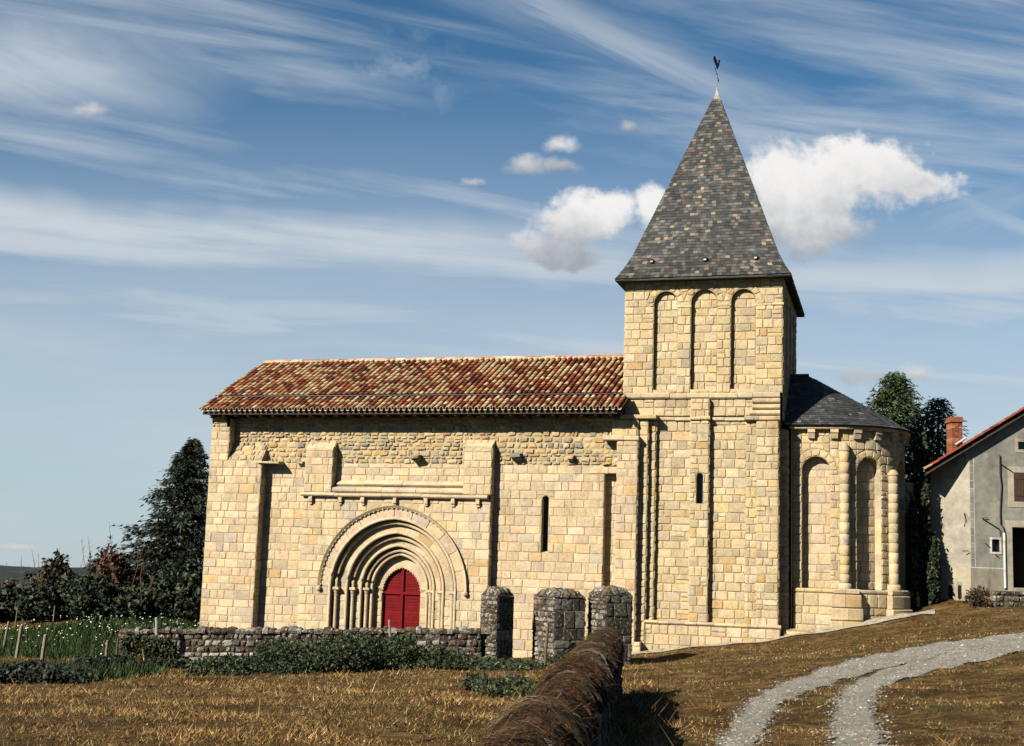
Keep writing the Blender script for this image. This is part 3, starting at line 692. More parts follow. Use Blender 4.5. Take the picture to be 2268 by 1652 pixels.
ledge(mb, .0, 1.36, -.56, 0, 8.88, 9.04, 'tow', L=(.5, .8))
mb.build('pilaster', M_STONE, church)
# --- tower, lower stage
mb = MB(); zwt, zwb = Zc(1550, 1047, -.25), Zc(1550, 1115, -.25)
TW = arch_hole(2.95, .125, zwb, zwt-.125, 1, 10)
wall(mb, front(0), 1.30, 2.60, ZB, 8.86, 'tow'); wall(mb, front(-.25), 2.60, 3.28, ZB, 9.66, 'tow', holes=[TW], wc=(.25, .45)); wall(mb, rightf(3.28, -.25), 0, .25, ZB, 9.66, 'tow', wc=(.24, .26)); wall(mb, leftf(2.6, -.25), 0, .25, ZB, 9.66, 'tow', wc=(.24, .26))
reveal(mb, front(-.25), arch_outline(2.95, .125, zwb, zwt-.125, 1, 10), 0, -.3, 'tow')
wall(mb, front(0), 3.28, 4.60, ZB, 8.86, 'tow'); wall(mb, front(-.11), 4.60, 5.0, ZB, 8.86, 'tow', wc=(.18, .3)); wall(mb, leftf(4.6, -.11), 0, .11, ZB, 8.86, 'tow'); wall(mb, front(-.22), 5.0, 5.78, ZB, 8.86, 'tow'); wall(mb, leftf(5.0, -.22), 0, .11, ZB, 8.86, 'tow')
wall(mb, front(-.02), .05, 2.6, 9.04, 9.68, 'tow', hc=(.28, .34)); wall(mb, front(-.02), 3.28, 5.8, 9.04, 9.68, 'tow', hc=(.28, .34))
wall(mb, rightf(5.78, -.22), 0, 1.0, ZB, 9.0, 'tow'); mb.box(.1, 5.76, .3, 6.8, ZB, 14.0, DMORT); mb.box(1.3, 5.7, .06, .4, ZB, 9.9, DMORT)
wall(mb, front(-.34), 1.0, 5.86, ZB, 1.40, 'tow', hc=(.34, .42)); wall(mb, rightf(5.86, -.34), 0, .5, ZB, 1.4, 'tow'); wall(mb, front(-.78), .0, .95, ZB, .75, 'ash'); mb.poly([(.0, -.78, .75), (.95, -.78, .75), (.95, -.3, .75), (0, -.3, .75)], MORTAR); mb.poly([(.95, -.78, ZB), (.95, -.78, .75), (.95, -.2, .75), (.95, -.2, ZB)], MORTAR)
mb.build('tower_base', M_STONE, church)
w = MB(); F = front(.05); w.poly([F(2.8, zwb, 0), F(3.1, zwb, 0), F(3.1, zwt, 0), F(2.8, zwt, 0)], (.01, .01, .01)); win = w.build('window', M_GLASS, church)
w = MB()
for x in (2.88, 2.95, 3.02): w.box(x-.007, x+.007, .02, .04, zwb, zwt, (.03, .03, .03))
for k in range(5): w.box(2.82, 3.08, .025, .045, zwb+.2*k+.15, zwb+.2*k+.165, (.03, .03, .03))
w.build('lattice', M_METAL, win)
mb = MB()
ledge(mb, 1.32, 2.62, -.10, .05, 8.86, 8.99, 'tow', L=(.4, .7)); ledge(mb, 2.58, 3.32, -.36, 0, 8.86, 8.99, 'tow', L=(.36, .4)); ledge(mb, 3.34, 4.55, -.10, .05, 8.86, 8.99, 'tow', L=(.4, .7)); ledge(mb, 4.55, 5.84, -.32, .05, 8.86, 9.02, 'tow', L=(.5, .7))
mb.build('string_course', M_STONE, church); mb = MB()
ledge(mb, .04, 5.82, -.14, .05, 9.68, 9.90, 'tow', L=(.5, 1.1), r=.05)
for z in (9.03, 9.27, 9.48): ledge(mb, 4.72+.1*(z > 9.2), 5.83, -.2+.03*(z-9), .05, z+.01, z+.2, 'tow', L=(.6, .9), r=.06)
mb.build('string_course', M_STONE, church); mb = MB()
ledge(mb, 1.0, 5.9, -.42, -.1, 1.40, 1.53, 'tow', L=(.35, 1.0), r=.05)
mb.build('string_course', M_STONE, church)
# --- tower, belfry stage with three blind arches
mb = MB(); NZ, NS = 9.99, 13.35; NI = [(1.563, .447), (3.01, .485), (4.464, .452)]
holes = [arch_hole(c, w_+.25, NS, NS, 1.02, 14) for c, w_ in NI] + [[(-1, 0, -(c-w_)), (1, 0, c+w_), (0, -1, -NZ), (0, 1, NS)] for c, w_ in NI]
for a, b in ((.0, 1.116), (1.116, 2.01), (2.01, 2.525), (2.525, 3.495), (3.495, 4.012), (4.012, 4.916), (4.916, 5.9)): wall(mb, front(0), a, b, 9.9, 14.2, 'tow', holes=holes, wc=(.24, .62))
for c, w_ in NI:
    ring(mb, front(0), c, w_, w_+.25, NS, 1.02, 14, 'tow'); reveal(mb, front(0), arch_outline(c, w_, NZ, NS, 1.02, 14, 9), 0, -.20, 'tow', 1)
    wall(mb, front(.20), c-w_, c+w_, NZ, NS+w_*1.02, 'tow', inside=arch_hole(c, w_, NZ, NS, 1.02, 14)); block(mb, c-w_, c+w_, .0, .3, NZ-.1, NZ+.05, style='tow')
for a, b in ((2.0, 2.535), (3.485, 4.022), (4.906, 5.94)): ledge(mb, a, b, -.055, .1, 13.14, 13.25, 'tow', L=(.5, 1.1))
wall(mb, rightf(5.9, 0), 0, 6.93, 8.9, 14.2, 'tow', holes=[arch_hole(q, .45, NZ, NS, 1, 10) for q in (1.6, 3.45, 5.3)])
for q in (1.6, 3.45, 5.3): reveal(mb, rightf(5.9, 0), arch_outline(q, .45, NZ, NS, 1, 10), 0, -.2, 'tow')
mb.box(.1, 5.68, .25, 6.8, 9.5, 14.1, DMORT); wall(mb, leftf(0, 0), 0, 6.93, 9.0, 14.2, 'tow'); mb.poly([(0, 6.93, 8), (5.9, 6.93, 8), (5.9, 6.93, 14.1), (0, 6.93, 14.1)], DMORT)
mb.build('belfry', M_STONE, church)
# --- spire
SLP = [(.038, .038, .037), (.058, .058, .054), (.09, .088, .08), (.022, .022, .023), (.16, .135, .10), (.27, .21, .135), (.17, .105, .06), (.17, .065, .028), (.115, .115, .11)]
SLP = [(a*.78, b*.78, c*.78) for a, b, c in SLP]
SLW = [8, 8, 5, 7, 2.8, 1.4, .7, .15, 2.4]
u0, u1, v0, v1, ze, za = -.32, 6.21, -.45, 7.60, 14.24, 22.94
cu_, cv_ = (u0+u1)/2, (v0+v1)/2; ZTOP = 1-.048
def rfac(t): return max(.016, .95*(1-t)) + .05*max(0, 1-t/.13)**1.8
def side(k4):
    cs = [(u0, v0), (u1, v0), (u1, v1), (u0, v1)]; a, b = cs[k4], cs[(k4+1) % 4]
    def fn(t, k):
        r = rfac(t*ZTOP); u = a[0]+(b[0]-a[0])*k; v = a[1]+(b[1]-a[1])*k
        return Vector((cu_+(u-cu_)*r, cv_+(v-cv_)*r, ze+(za-ze)*t*ZTOP))
    return fn
mb = MB()
for k in range(4): slates(mb, side(k), 64, .165, SLP, SLW)
for k in range(4):
    for i in range(20):
        f = side(k); t0_, t1_ = i/20, (i+1)/20; mb.poly([f(t0_, 0), f(t0_, 1), f(t1_, 1), f(t1_, 0)], (.03, .03, .03))
mb.poly([(u0, v0, ze), (u0, v1, ze), (u1, v1, ze), (u1, v0, ze)], (.06, .045, .03)); 
spire = mb.build('tower_roof', M_SLATE, church)
mb = MB()
for (a, b) in (((u0, v0), (u1, v0)), ((u1, v0), (u1, v1)), ((u1, v1), (u0, v1)), ((u0, v1), (u0, v0))):
    A_, B_ = Vector((*a, ze)), Vector((*b, ze)); n = (B_-A_).cross(Vector((0, 0, 1))).normalized()
    P = [A_-n*.02, B_-n*.02, B_-n*.02-Vector((0, 0, .09)), A_-n*.02-Vector((0, 0, .09))]; mb.poly(P, (.05, .05, .05))
    P = [A_-n*.03-Vector((0, 0, .08)), B_-n*.03-Vector((0, 0, .08)), B_-n*.9-Vector((0, 0, .05)), A_-n*.9-Vector((0, 0, .05))]; mb.poly(P, (.07, .05, .035))
mb.build('soffit', M_WOOD, spire)
mb = MB(); zc = ze+(za-ze)*ZTOP; rr = rfac(ZTOP)
prof = [(rr*1.1, zc-.10), (rr*.85, zc+.04), (rr*.5, zc+.2), (rr*.28, zc+.38), (.012, zc+.52), (0.003, zc+.55)]
for i in range(len(prof)-1):
    (ra, z0_), (rb, z1_) = prof[i], prof[i+1]
    for k in range(4):
        cs = [(u0, v0), (u1, v0), (u1, v1), (u0, v1)]; a, b = cs[k], cs[(k+1) % 4]; g = lambda c, r, z: Vector((cu_+(c[0]-cu_)*r, cv_+(c[1]-cv_)*r*.8, z))
        mb.poly([g(a, ra, z0_), g(b, ra, z0_), g(b, rb, z1_), g(a, rb, z1_)], random.choice([(.22, .20, .17), (.28, .26, .22), (.17, .155, .135)]))
mb.build('lead_cap', material('lead', .5, ((9, .4), (40, .3)), .2, 40, .01, [(14, .58, .66, (.42, .40, .36))], spec=.5), spire)
for k in (.165, .515, .84):
    f = side(0); p = f(.082, k); mb = MB(); mb.box(p.x-.055, p.x+.055, p.y-.11, p.y+.12, p.z+.0, p.z+.10, (.10, .10, .10)); mb.box(p.x-.07, p.x+.07, p.y-.15, p.y+.15, p.z+.102, p.z+.122, (.05, .05, .05)); mb.box(p.x-.045, p.x+.045, p.y-.115, p.y-.111, p.z+.01, p.z+.06, (.6, .58, .54))
    mb.build('roof_vent', M_SLATE, spire)
zt = zc+.5; mb = MB(); mb.tube([(cu_, cv_, zt-.1), (cu_, cv_, zt+1.38)], .014, (.25, .24, .22), 6); vane = mb.build('weathervane', M_METAL, church)
def flat(mb, pts, th, M, col):
    a = [M @ Vector((x, -th, z)) for x, z in pts]; b = [M @ Vector((x, th, z)) for x, z in pts]; m = len(pts)
    mb.add(a+b, [tuple(range(m)), tuple(range(m, 2*m))[::-1]] + [(i, m+i, m+(i+1) % m, (i+1) % m) for i in range(m)], col)
mb = MB(); Mv = Matrix.Translation((cu_, cv_, zt+.98)) @ Matrix.Rotation(1.05, 4, 'Z') @ Matrix.Diagonal((.62, .62, .55, 1))
flat(mb, [(.06, -.18), (.16, .02), (.22, .25), (.26, .42), (.33, .47), (.27, .50), (.29, .57), (.22, .55), (.15, .5), (.13, .3), (.04, .18), (-.05, .22), (-.10, .42), (-.2, .60), (-.33, .68), (-.42, .60), (-.43, .42), (-.36, .28), (-.22, .08), (-.10, -.12), (0, -.3)], .02, Mv, (.03, .028, .028)); mb.build('rooster', M_METAL, vane)
mb = MB(); Ma = Matrix.Translation((cu_, cv_, zt+.56)) @ Matrix.Scale(.52, 4) @ Matrix.Rotation(1.15, 4, 'Z') @ Matrix.Rotation(-.0, 4, 'Y')
flat(mb, [(-.5, -.02), (.35, -.02), (.35, -.09), (.55, .0), (.35, .09), (.35, .02), (-.5, .02), (-.6, .10), (-.62, -.08)], .015, Ma @ Matrix.Rotation(1.0, 4, 'Y'), (.03, .028, .028)); mb.build('arrow', M_METAL, vane)
# --- apse
UCA, VCA, RA = 7.443, 3.46, 2.72
def FA(s, z, d):
    if s <= 0: return Vector((UCA+s, VCA-RA-d, z))
    th = s/RA; return Vector((UCA+(RA+d)*math.sin(th), VCA-(RA+d)*math.cos(th), z))
SE = RA*2.4; ZPL, ZAE = 2.87, 8.62; AN = [-.40, 1.56, 3.51, 5.46]; AH = .50; ATOP = Zc(1808, 1010, .74); ASP = ATOP-AH*1.02
mb = MB(); AP = [tuple(x*.92 for x in c) for c in TOWER_P]
holes = [arch_hole(c, AH+.26, ASP, ASP, 1.02, 14) for c in AN] + [[(-1, 0, -(c-AH)), (1, 0, c+AH), (0, -1, -ZPL), (0, 1, ASP)] for c in AN]
edges = [-1.25, -.90, .10, 1.06, 2.06, 3.01, 4.01, 4.96, 5.96, SE]
for a, b in zip(edges[:-1], edges[1:]): wall(mb, FA, a, b, ZPL, ZAE, 'tow', holes=holes, wc=(.24, .55))
for c in AN:
    ring(mb, FA, c, AH, AH+.26, ASP, 1.02, 14, 'tow'); reveal(mb, FA, arch_outline(c, AH, ZPL, ASP, 1.02, 14, 10), 0, -.34, 'tow', 1)
    F = lambda s, z, d: FA(s, z, d-.34); wall(mb, F, c-AH-.05, c+AH+.05, ZPL, ATOP, 'ash', inside=arch_hole(c, AH+.05, ZPL, ASP, 1.02, 14))
mb.poly([(6.2, .3, ZB), (6.2, .3, 8.6), (6.2, .74, 8.6), (6.2, .74, ZB)], DMORT)
u_st = at(1744, 1150, .32)[0]
wall(mb, front(.32), 5.7, u_st, 1.2, 8.55, 'tow', wc=(.25, .4)); wall(mb, rightf(u_st, .32), 0, .45, 1.2, 8.55, 'tow', wc=(.3, .42)); mb.box(5.5, u_st-.04, .4, 1.5, 1.0, 8.6, DMORT)
core = [FA(s, 0, -.55) for s in np.linspace(-1.5, SE, 30)]
for i in range(29):
    a, b = core[i], core[i+1]; mb.poly([(a.x, a.y, ZB), (b.x, b.y, ZB), (b.x, b.y, 8.7), (a.x, a.y, 8.7)], DMORT)
mb.build('apse_wall', M_STONE, church)
mb = MB(); F = lambda s, z, d: FA(s, z, d+.20)
wall(mb, F, -1.2, SE, ZB, ZPL-.16, 'tow', hc=(.26, .42))
def aledge(mb, s0, s1, d, z0, z1, L=(.35, .7), r=.04, base=-.02):
    s = s0
    while s < s1-.02:
        w_ = min(random.uniform(*L), s1-s); c = pick(TOWER_P, TOWER_W); P = [(base, z0), (d-r, z0), (d, z0+r), (d, z1-r), (d-r, z1), (base, z1)]
        n = 3; prev = None
        for q in range(n+1):
            ss = s+.006+(w_-.012)*q/n; cur = [FA(ss, z, dd) for dd, z in P]
            if prev:
                mb.add(prev+cur, [(i, i+1, 7+i, 6+i) for i in range(5)] + ([tuple(range(6))[::-1]] if q == 1 else []) + ([tuple(range(6, 12))] if q == n else []), c)
            prev = cur
        s += w_
aledge(mb, -1.2, SE, .23, ZPL-.16, ZPL, r=.05)
for c in (.585, 2.535, 4.485):
    for (d, hw, z0, z1) in ((.46, .40, ZPL-.17, ZPL+.02), (.50, .44, ZPL-.65, ZPL-.18), (.58, .47, ZPL-1.1, ZPL-.66), (.64, .5, ZB, ZPL-1.11)): aledge(mb, c-hw, c+hw, d, z0, z1, L=(.35, .55), base=.1)
aledge(mb, -1.5, .35, .42, ZB, 1.42, L=(.3, .6), r=.06); wall(mb, front(-.12), 5.95, 6.9, ZB, 1.35, 'tow', hc=(.2, .3)); mb.poly([(5.95, -.12, 1.35), (6.9, -.12, 1.35), (6.9, .5, 1.4), (5.95, .5, 1.4)], DMORT)
mb.build('plinth', M_STONE, church)
for c, ytop in ((.585, 981), (2.535, 1040), (4.485, 1060)):
    mb = MB(); p = FA(c, 0, .15); ztop = Zc(1870, ytop, .8) if c < 1 else Zc(1970, ytop, 1.6)
    z = ZPL+.02; r = .185; mb.lathe([(r*1.35, z), (r*1.42, z+.08), (r*1.3, z+.16), (r*1.05, z+.2)], p.x, p.y, pick(TOWER_P, TOWER_W), 16); z += .2
    while z < ztop-.35:
        h = random.uniform(.30, .42); g = random.uniform(-.006, .006)
        mb.lathe([(r-.02, z), (r+g, z+.02), (r+g, z+h-.02), (r-.02, z+h)], p.x, p.y, pick(TOWER_P, TOWER_W), 16); z += h
    mb.lathe([(r*1.12, z), (r*1.12, z+.05), (r*.5, ztop), (0, ztop+.02)], p.x, p.y, pick(TOWER_P, TOWER_W), 16)
    mb.build('column', M_STONE, church, True)
mb = MB(); aledge(mb, -1.3, SE, .24, ZAE, ZAE+.13, L=(.5, .9), r=.03); mb.build('apse_cornice', M_STONE, church)
for i in range(9):
    s = -.55+.80*i; mb = MB()
    for (d, z0, z1, w_) in ((.22, ZAE-.12, ZAE-.003, .13), (.19, ZAE-.33, ZAE-.121, .12)):
        P = [FA(s+a, z, dd) for z in (z0, z1) for dd in (-.02, d-(.05 if z == z0 and w_ < .13 else 0)) for a in (-w_, w_)]
        mb.add(P, [(0, 2, 3, 1), (4, 5, 7, 6), (0, 1, 5, 4), (2, 6, 7, 3), (0, 4, 6, 2), (1, 3, 7, 5)], pick(TOWER_P, TOWER_W))
    mb.build('corbel', M_STONE, church)
mb = MB(); DSL = [(.035, .036, .038), (.05, .051, .054), (.024, .025, .027), (.085, .085, .085), (.2, .19, .17)]
def ap_side(sa_, sb_):
    def fn(t, k):
        e = FA(sa_+(sb_-sa_)*k, ZAE+.15, .34); a = Vector((min(max(e.x, 5.95), 6.62), VCA, 11.02)); b = .07*math.sin(math.pi*t)
        return e.lerp(a, t*.985) - Vector((0, 0, b*.0))
    return fn
NS_ = 18
for i in range(NS_):
    s0, s1 = -1.5+(SE+1.5)*i/NS_, -1.5+(SE+1.5)*(i+1)/NS_; slates(mb, ap_side(s0, s1), 26, .17, DSL, [7, 6, 5, 1.6, .5])
    f = ap_side(s0, s1); mb.poly([f(0, 0), f(0, 1), f(1, 1), f(1, 0)], (.03, .03, .03)); mb.poly([FA(s0, ZAE+.135, .34), FA(s1, ZAE+.135, .34), FA(s1, ZAE+.135, -.1), FA(s0, ZAE+.135, -.1)], (.06, .045, .03))
    mb.poly([FA(s0, ZAE+.135, .335), FA(s1, ZAE+.135, .335), f(0, 1), f(0, 0)], (.03, .03, .03))
mb.tube([(5.92, VCA, 11.03), (6.64, VCA, 11.03)], .07, (.05, .05, .05), 8)
mb.build('apse_roof', M_SLATE, church)

# ------------------------------------------------------------------ churchyard walls and gate pillars
p0, p1 = atd(262, 1464, 42), atd(1064, 1464, 42)
dirw = p1-p0; LW = math.hypot(dirw.x, dirw.y)
lw = thing('boundary_wall', 'long low wall of dark lichen covered rubble in front of the portal', 'stone wall', (p0.x, p0.y, 0), math.atan2(dirw.y, dirw.x))
def lwz(x): return p0.z + (p1.z-p0.z)*x/LW
mb = MB(); Fl = lambda s, z, d: Vector((s, -d, z + lwz(s) - .1))
LP = [(.08, .068, .05), (.16, .142, .11), (.04, .033, .024), (.11, .066, .036), (.30, .28, .235), (.06, .034, .018)]
wall(mb, Fl, 0, LW, 0, .38, 'old', hc=(.16, .3), wc=(.18, .4), pal=[(.42, .39, .33), (.30, .27, .22), (.20, .16, .11), (.5, .46, .38), (.16, .08, .04)])
wall(mb, Fl, 0, LW, .38, 1.0, 'old', hc=(.12, .22), wc=(.14, .36), pal=LP)
wall(mb, lambda s, z, d: Vector((-d, s, z+lwz(0)-.1)), 0, .5, 0, 1.0, 'old'); mb.box(.02, LW-.02, .04, .5, p0.z-.4, min(p0.z, p1.z)+.85, OMORT)
mb.build('wall_face', M_OLD, lw)
mb = MB(); x = -.03
while x < LW:
    w_ = random.uniform(.14, .34); h = random.uniform(.10, .19); q = random.uniform(-.04, .04); c = random.choice(LP); zz = lwz(x)+.88
    prof = [(-.07, 0), (-.09, h*.5), (-.02, h*.95), (.18, h*1.12), (.40, h*.95), (.52, h*.4), (.5, 0)]
    prof = [(y+random.uniform(-.02, .02), z+random.uniform(-.015, .015)) for y, z in prof]
    a = [Vector((x+.01, y+q, zz+z)) for y, z in prof]; m_ = [Vector((x+w_/2, y+q, zz+z*1.12+.01)) for y, z in prof]; b = [Vector((x+w_-.01, y+q, zz+z)) for y, z in prof]; n = len(prof)
    mb.add(a+m_+b, [(i, i+1, n+i+1, n+i) for i in range(n-1)]+[(n+i, n+i+1, 2*n+i+1, 2*n+i) for i in range(n-1)]+[tuple(range(n))[::-1], tuple(range(2*n, 3*n))], c)
    x += w_
mb.build('coping', M_OLD, lw)
def gate_pillar(px_, py_, ang, wf, wr, hgt, label, rstyle, lstyle='old', hole=False):
    P = atd(px_, py_, 41.8); t = thing('gate_pillar', label, 'gate pillar', (P.x, P.y, P.z-.12), rad(ang), 'pillars of the churchyard gate')
    mb = MB(); hz_ = hgt-.25
    wall(mb, Face((0, 0, 0), (1, 0, 0), (0, -1, 0)), -wf, 0, 0, hz_, lstyle)
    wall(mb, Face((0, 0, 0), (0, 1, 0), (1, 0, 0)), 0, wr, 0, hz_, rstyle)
    wall(mb, Face((-wf, 0, 0), (0, 1, 0), (-1, 0, 0)), 0, wr, 0, hz_, lstyle); wall(mb, Face((0, wr, 0), (1, 0, 0), (0, 1, 0)), -wf, 0, 0, hz_, lstyle)
    mb.build('shaft', M_OLD, t)
    mb = MB(); K = 1.0
    def dome(s, q, d):
        # s, q in 0..1 over the plan; rounded shoulders
        e = max(abs(2*s-1), abs(2*q-1)); r = min(1, math.hypot((2*s-1)**2, (2*q-1)**2)); z = hz_ + (.26+d)*math.sqrt(max(0, 1-r**2))
        g = 1.03 + .0*e
        return Vector((-wf/2+(s-.5)*wf*g, wr/2+(q-.5)*wr*g, z + .01))
    N_ = 9
    for i in range(N_):
        for j in range(N_):
            sq = [(i/N_, j/N_), ((i+1)/N_, j/N_), ((i+1)/N_, (j+1)/N_), (i/N_, (j+1)/N_)]
            mb.poly([dome(a, b, 0) for a, b in sq], OMORT)
    for i in range(4):
        for j in range(4):
            sq = [(i/4, j/4), ((i+1)/4, j/4), ((i+1)/4, (j+1)/4), (i/4, (j+1)/4)]
            stone(mb, sq, dome, pick(OLDP, OLDW), OMORT, joint=.012, h=(.01, .045), bev=.04, ch=.06, wob=.03, back=False, pil=.02)
    mb.build('cap', M_OLD, t)
    return t
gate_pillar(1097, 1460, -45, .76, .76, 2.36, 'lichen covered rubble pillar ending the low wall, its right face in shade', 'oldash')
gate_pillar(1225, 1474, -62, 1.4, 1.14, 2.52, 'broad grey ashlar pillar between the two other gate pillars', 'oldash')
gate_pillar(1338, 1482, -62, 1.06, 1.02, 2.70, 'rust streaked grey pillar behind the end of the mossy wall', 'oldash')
# --- the moss grown wall running towards the camera
WA, WB = Vector((-.42, 3.0, 0)), Vector((1.80, 23.2, 0)); ML = (WB-WA).length; MD = (WB-WA).normalized()
mw = thing('mossy_wall', 'dark wall with rounded coping of upright stones under moss and dry grass', 'stone wall', (WA.x, WA.y, 0), math.atan2(MD.y, MD.x))
def mtop(s): return EYE - 1.02 - .20*s/ML + .015*math.sin(s*1.9)
def mgr(s): p = WA+MD*s; return zg(p.x, p.y)
mb = MB(); MP = [(.045, .033, .022), (.022, .017, .012), (.075, .062, .045), (.042, .024, .011), (.18, .165, .135)]
for sgn in (-1, 1):
    Fm = lambda s, q, d: Vector((s, sgn*(.27+d), mgr(s)-.15 + q*(mtop(s)-.26-mgr(s)+.15)))
    wall(mb, Fm, 0, ML, 0, 1, 'old', hc=(.12, .24), wc=(.16, .45), pal=MP)
wall(mb, lambda s, z, d: Vector((ML+d, s, z)), -.27, .27, mgr(ML)-.2, mtop(ML)-.2, 'old', pal=MP)
mb.build('wall_face', M_MOSS, mw)
mb = MB(); s = 0.0
while s < ML:
    th = random.uniform(.035, .10); lf = .035*math.sin(s*1.3)+.03*math.sin(s*3.1+1)+.02*math.sin(s*7.7); R_ = .28+lf+random.uniform(-.06, .05); H_ = .31+lf+random.uniform(-.07, .07); c = random.choices(MP+[(.30, .28, .24), (.10, .042, .013)], [4, 5, 2, 5, .7, .4, 4])[0]; n = 9; tl = random.uniform(-.03, .05); oy = random.uniform(-.03, .03)
    rr = [1+random.uniform(-.06, .06) for _ in range(n+1)]
    a = [Vector((s + tl*math.sin(math.pi*k/n), oy+math.cos(math.pi*k/n)*R_*rr[k], mtop(s)-.30+math.sin(math.pi*k/n)*H_*rr[k])) for k in range(n+1)]
    b = [p+Vector((th, 0, random.uniform(-.01, .01))) for p in a]; m = n+1
    mb.add(a+b, [(i, i+1, m+i+1, m+i) for i in range(n)]+[tuple(range(m))[::-1], tuple(range(m, 2*m))], c); s += th*random.uniform(.8, 1.0)
mb.build('coping', M_MOSS, mw)
def strands(n):
    sv = ML*RNG.random(n)**1.25; out = np.zeros((n, 4, 4, 3)); cl = .52*np.array([(.075, .030, .008), (.13, .058, .013), (.22, .14, .055), (.025, .012, .006), (.16, .075, .016), (.34, .27, .16), (.035, .035, .009)])
    patch = np.sin(sv*2.3)+np.sin(sv*5.1+1)+RNG.normal(0, .8, n)
    ci = np.where(patch > .6, RNG.choice([1, 2, 4, 5], n), RNG.choice([0, 0, 1, 3, 3, 6, 4], n)); col = cl[ci]*RNG.uniform(.6, 1.3, (n, 1))
    a0 = RNG.uniform(.15, 2.9, n); da = RNG.uniform(.15, .7, n)*RNG.choice([-1, 1], n, p=[.7, .3]); sk = RNG.normal(-.06, .13, n)+.1*np.sin(sv*4); rl = RNG.uniform(.0, .05, n); w_ = RNG.uniform(.0012, .0038, n)
    sv = np.round(sv*9)/9+RNG.normal(0, .035, n); lf = .035*np.sin(sv*1.3)+.03*np.sin(sv*3.1+1)+.02*np.sin(sv*7.7)+.02
    tp = EYE-1.02-.20*sv/ML+.015*np.sin(sv*1.9); P = []
    for k in range(4):
        f = k/3; a = a0+da*f; r = 1+ (rl*.5+.015+.05*f*(RNG.random(n)-.2)+.10*f*(RNG.random(n) < .06))/.36
        P.append(np.stack([sv+sk*f, np.cos(a)*(.285+lf)*r, tp-.30+np.sin(a)*(.315+lf)*r], -1))
    V = []
    for k in range(3):
        wv = np.stack([w_, 0*w_, .4*w_], -1); V.append(np.stack([P[k]-wv, P[k]+wv, P[k+1]+wv*.8, P[k+1]-wv*.8], 1))
    return np.concatenate(V, 0), np.concatenate([col]*3, 0)
V, Cc = strands(7600); mo = fast_mesh('moss', V, 4, Cc, M_GRASS, mw); mo['kind'] = 'stuff'

# ------------------------------------------------------------------ gravel track and drain strip
def gravel_mat(name, a, b):
    m = bpy.data.materials.new(name); m.use_nodes = True; t = NT(m.node_tree); bs = t.n['Principled BSDF']; oc = t.new('ShaderNodeTexCoord').outputs['Object']
    v = t.new('ShaderNodeTexVoronoi'); t.put(v.inputs['Vector'], oc); v.inputs['Scale'].default_value = 24
    n = t.noise(oc, 3.4, 9, .8); f = t.noise(oc, 42, 4, .8)
    c = t.mix(v.outputs['Color'], (*a, 1), (*b, 1)); c = t.mix(t.step(n, .48, .60), c, (.19, .13, .062, 1)); c = t.mix(t.step(f, .62, .72), c, (.62, .61, .58, 1))
    c = t.mix(1.0, c, (ALB, ALB, ALB, 1), 'MULTIPLY'); t.put(bs.inputs['Base Color'], c); bs.inputs['Roughness'].default_value = .95
    a_ = t.new('ShaderNodeAttribute'); a_.attribute_name = 'col'; sc_ = t.new('ShaderNodeSeparateColor'); t.l.new(a_.outputs['Color'], sc_.inputs[0])
    e = t.m('ADD', sc_.outputs[0], t.m('MULTIPLY', t.m('SUBTRACT', t.m('ADD', t.m('MULTIPLY', n, .6), t.m('MULTIPLY', t.noise(oc, 13, 6, .75), .5)), .55), 2.6))
    t.put(bs.inputs['Alpha'], t.step(e, .38, .46))
    bn = t.new('ShaderNodeBump'); bn.inputs['Strength'].default_value = 1; bn.inputs['Distance'].default_value = .03; t.put(bn.inputs['Height'], t.m('ADD', f, v.outputs['Distance'])); t.l.new(bn.outputs[0], bs.inputs['Normal'])
    return m
def sheet(name, Lp, Rp, mat, lift=.022, nj=.2, na=90, nc=12):
    Lw = [gnd(*p) for p in Lp]; Rw = [gnd(*p) for p in Rp]
    def along(P, f):
        k = min(int(f*(len(P)-1)), len(P)-2); t = f*(len(P)-1)-k; return P[k].lerp(P[k+1], t)
    vs, fs, ed = [], [], []
    for i in range(na+1):
        f = i/na; a, b = along(Lw, f), along(Rw, f); e = (b-a).normalized()
        a = a - e*nj; b = b + e*nj; wd = (b-a).length
        for k in range(nc+1):
            p = a.lerp(b, k/nc); vs.append((p.x, p.y, zg(p.x, p.y)+lift)); ed.append(min(1, min(k, nc-k)/nc*wd/(2.4*nj)))
    for i in range(na):
        for k in range(nc): q = i*(nc+1)+k; fs.append((q, q+1, q+nc+2, q+nc+1))
    me = bpy.data.meshes.new(name); me.from_pydata(vs, [], fs); me.update(); me.materials.append(mat); o = bpy.data.objects.new(name, me); COL.objects.link(o); o['kind'] = 'structure'
    at_ = me.color_attributes.new('col', 'FLOAT_COLOR', 'POINT'); cc = np.ones((len(vs), 4), np.float32); cc[:, 0] = ed; at_.data.foreach_set('color', cc.ravel())
    return [(p.x, p.y) for p in Lw] + [(p.x, p.y) for p in Rw[::-1]]
M_GRAV = gravel_mat('gravel', (.17, .16, .135), (.34, .32, .275)); M_GRAV2 = gravel_mat('limestone_chippings', (.40, .34, .24), (.62, .54, .40))
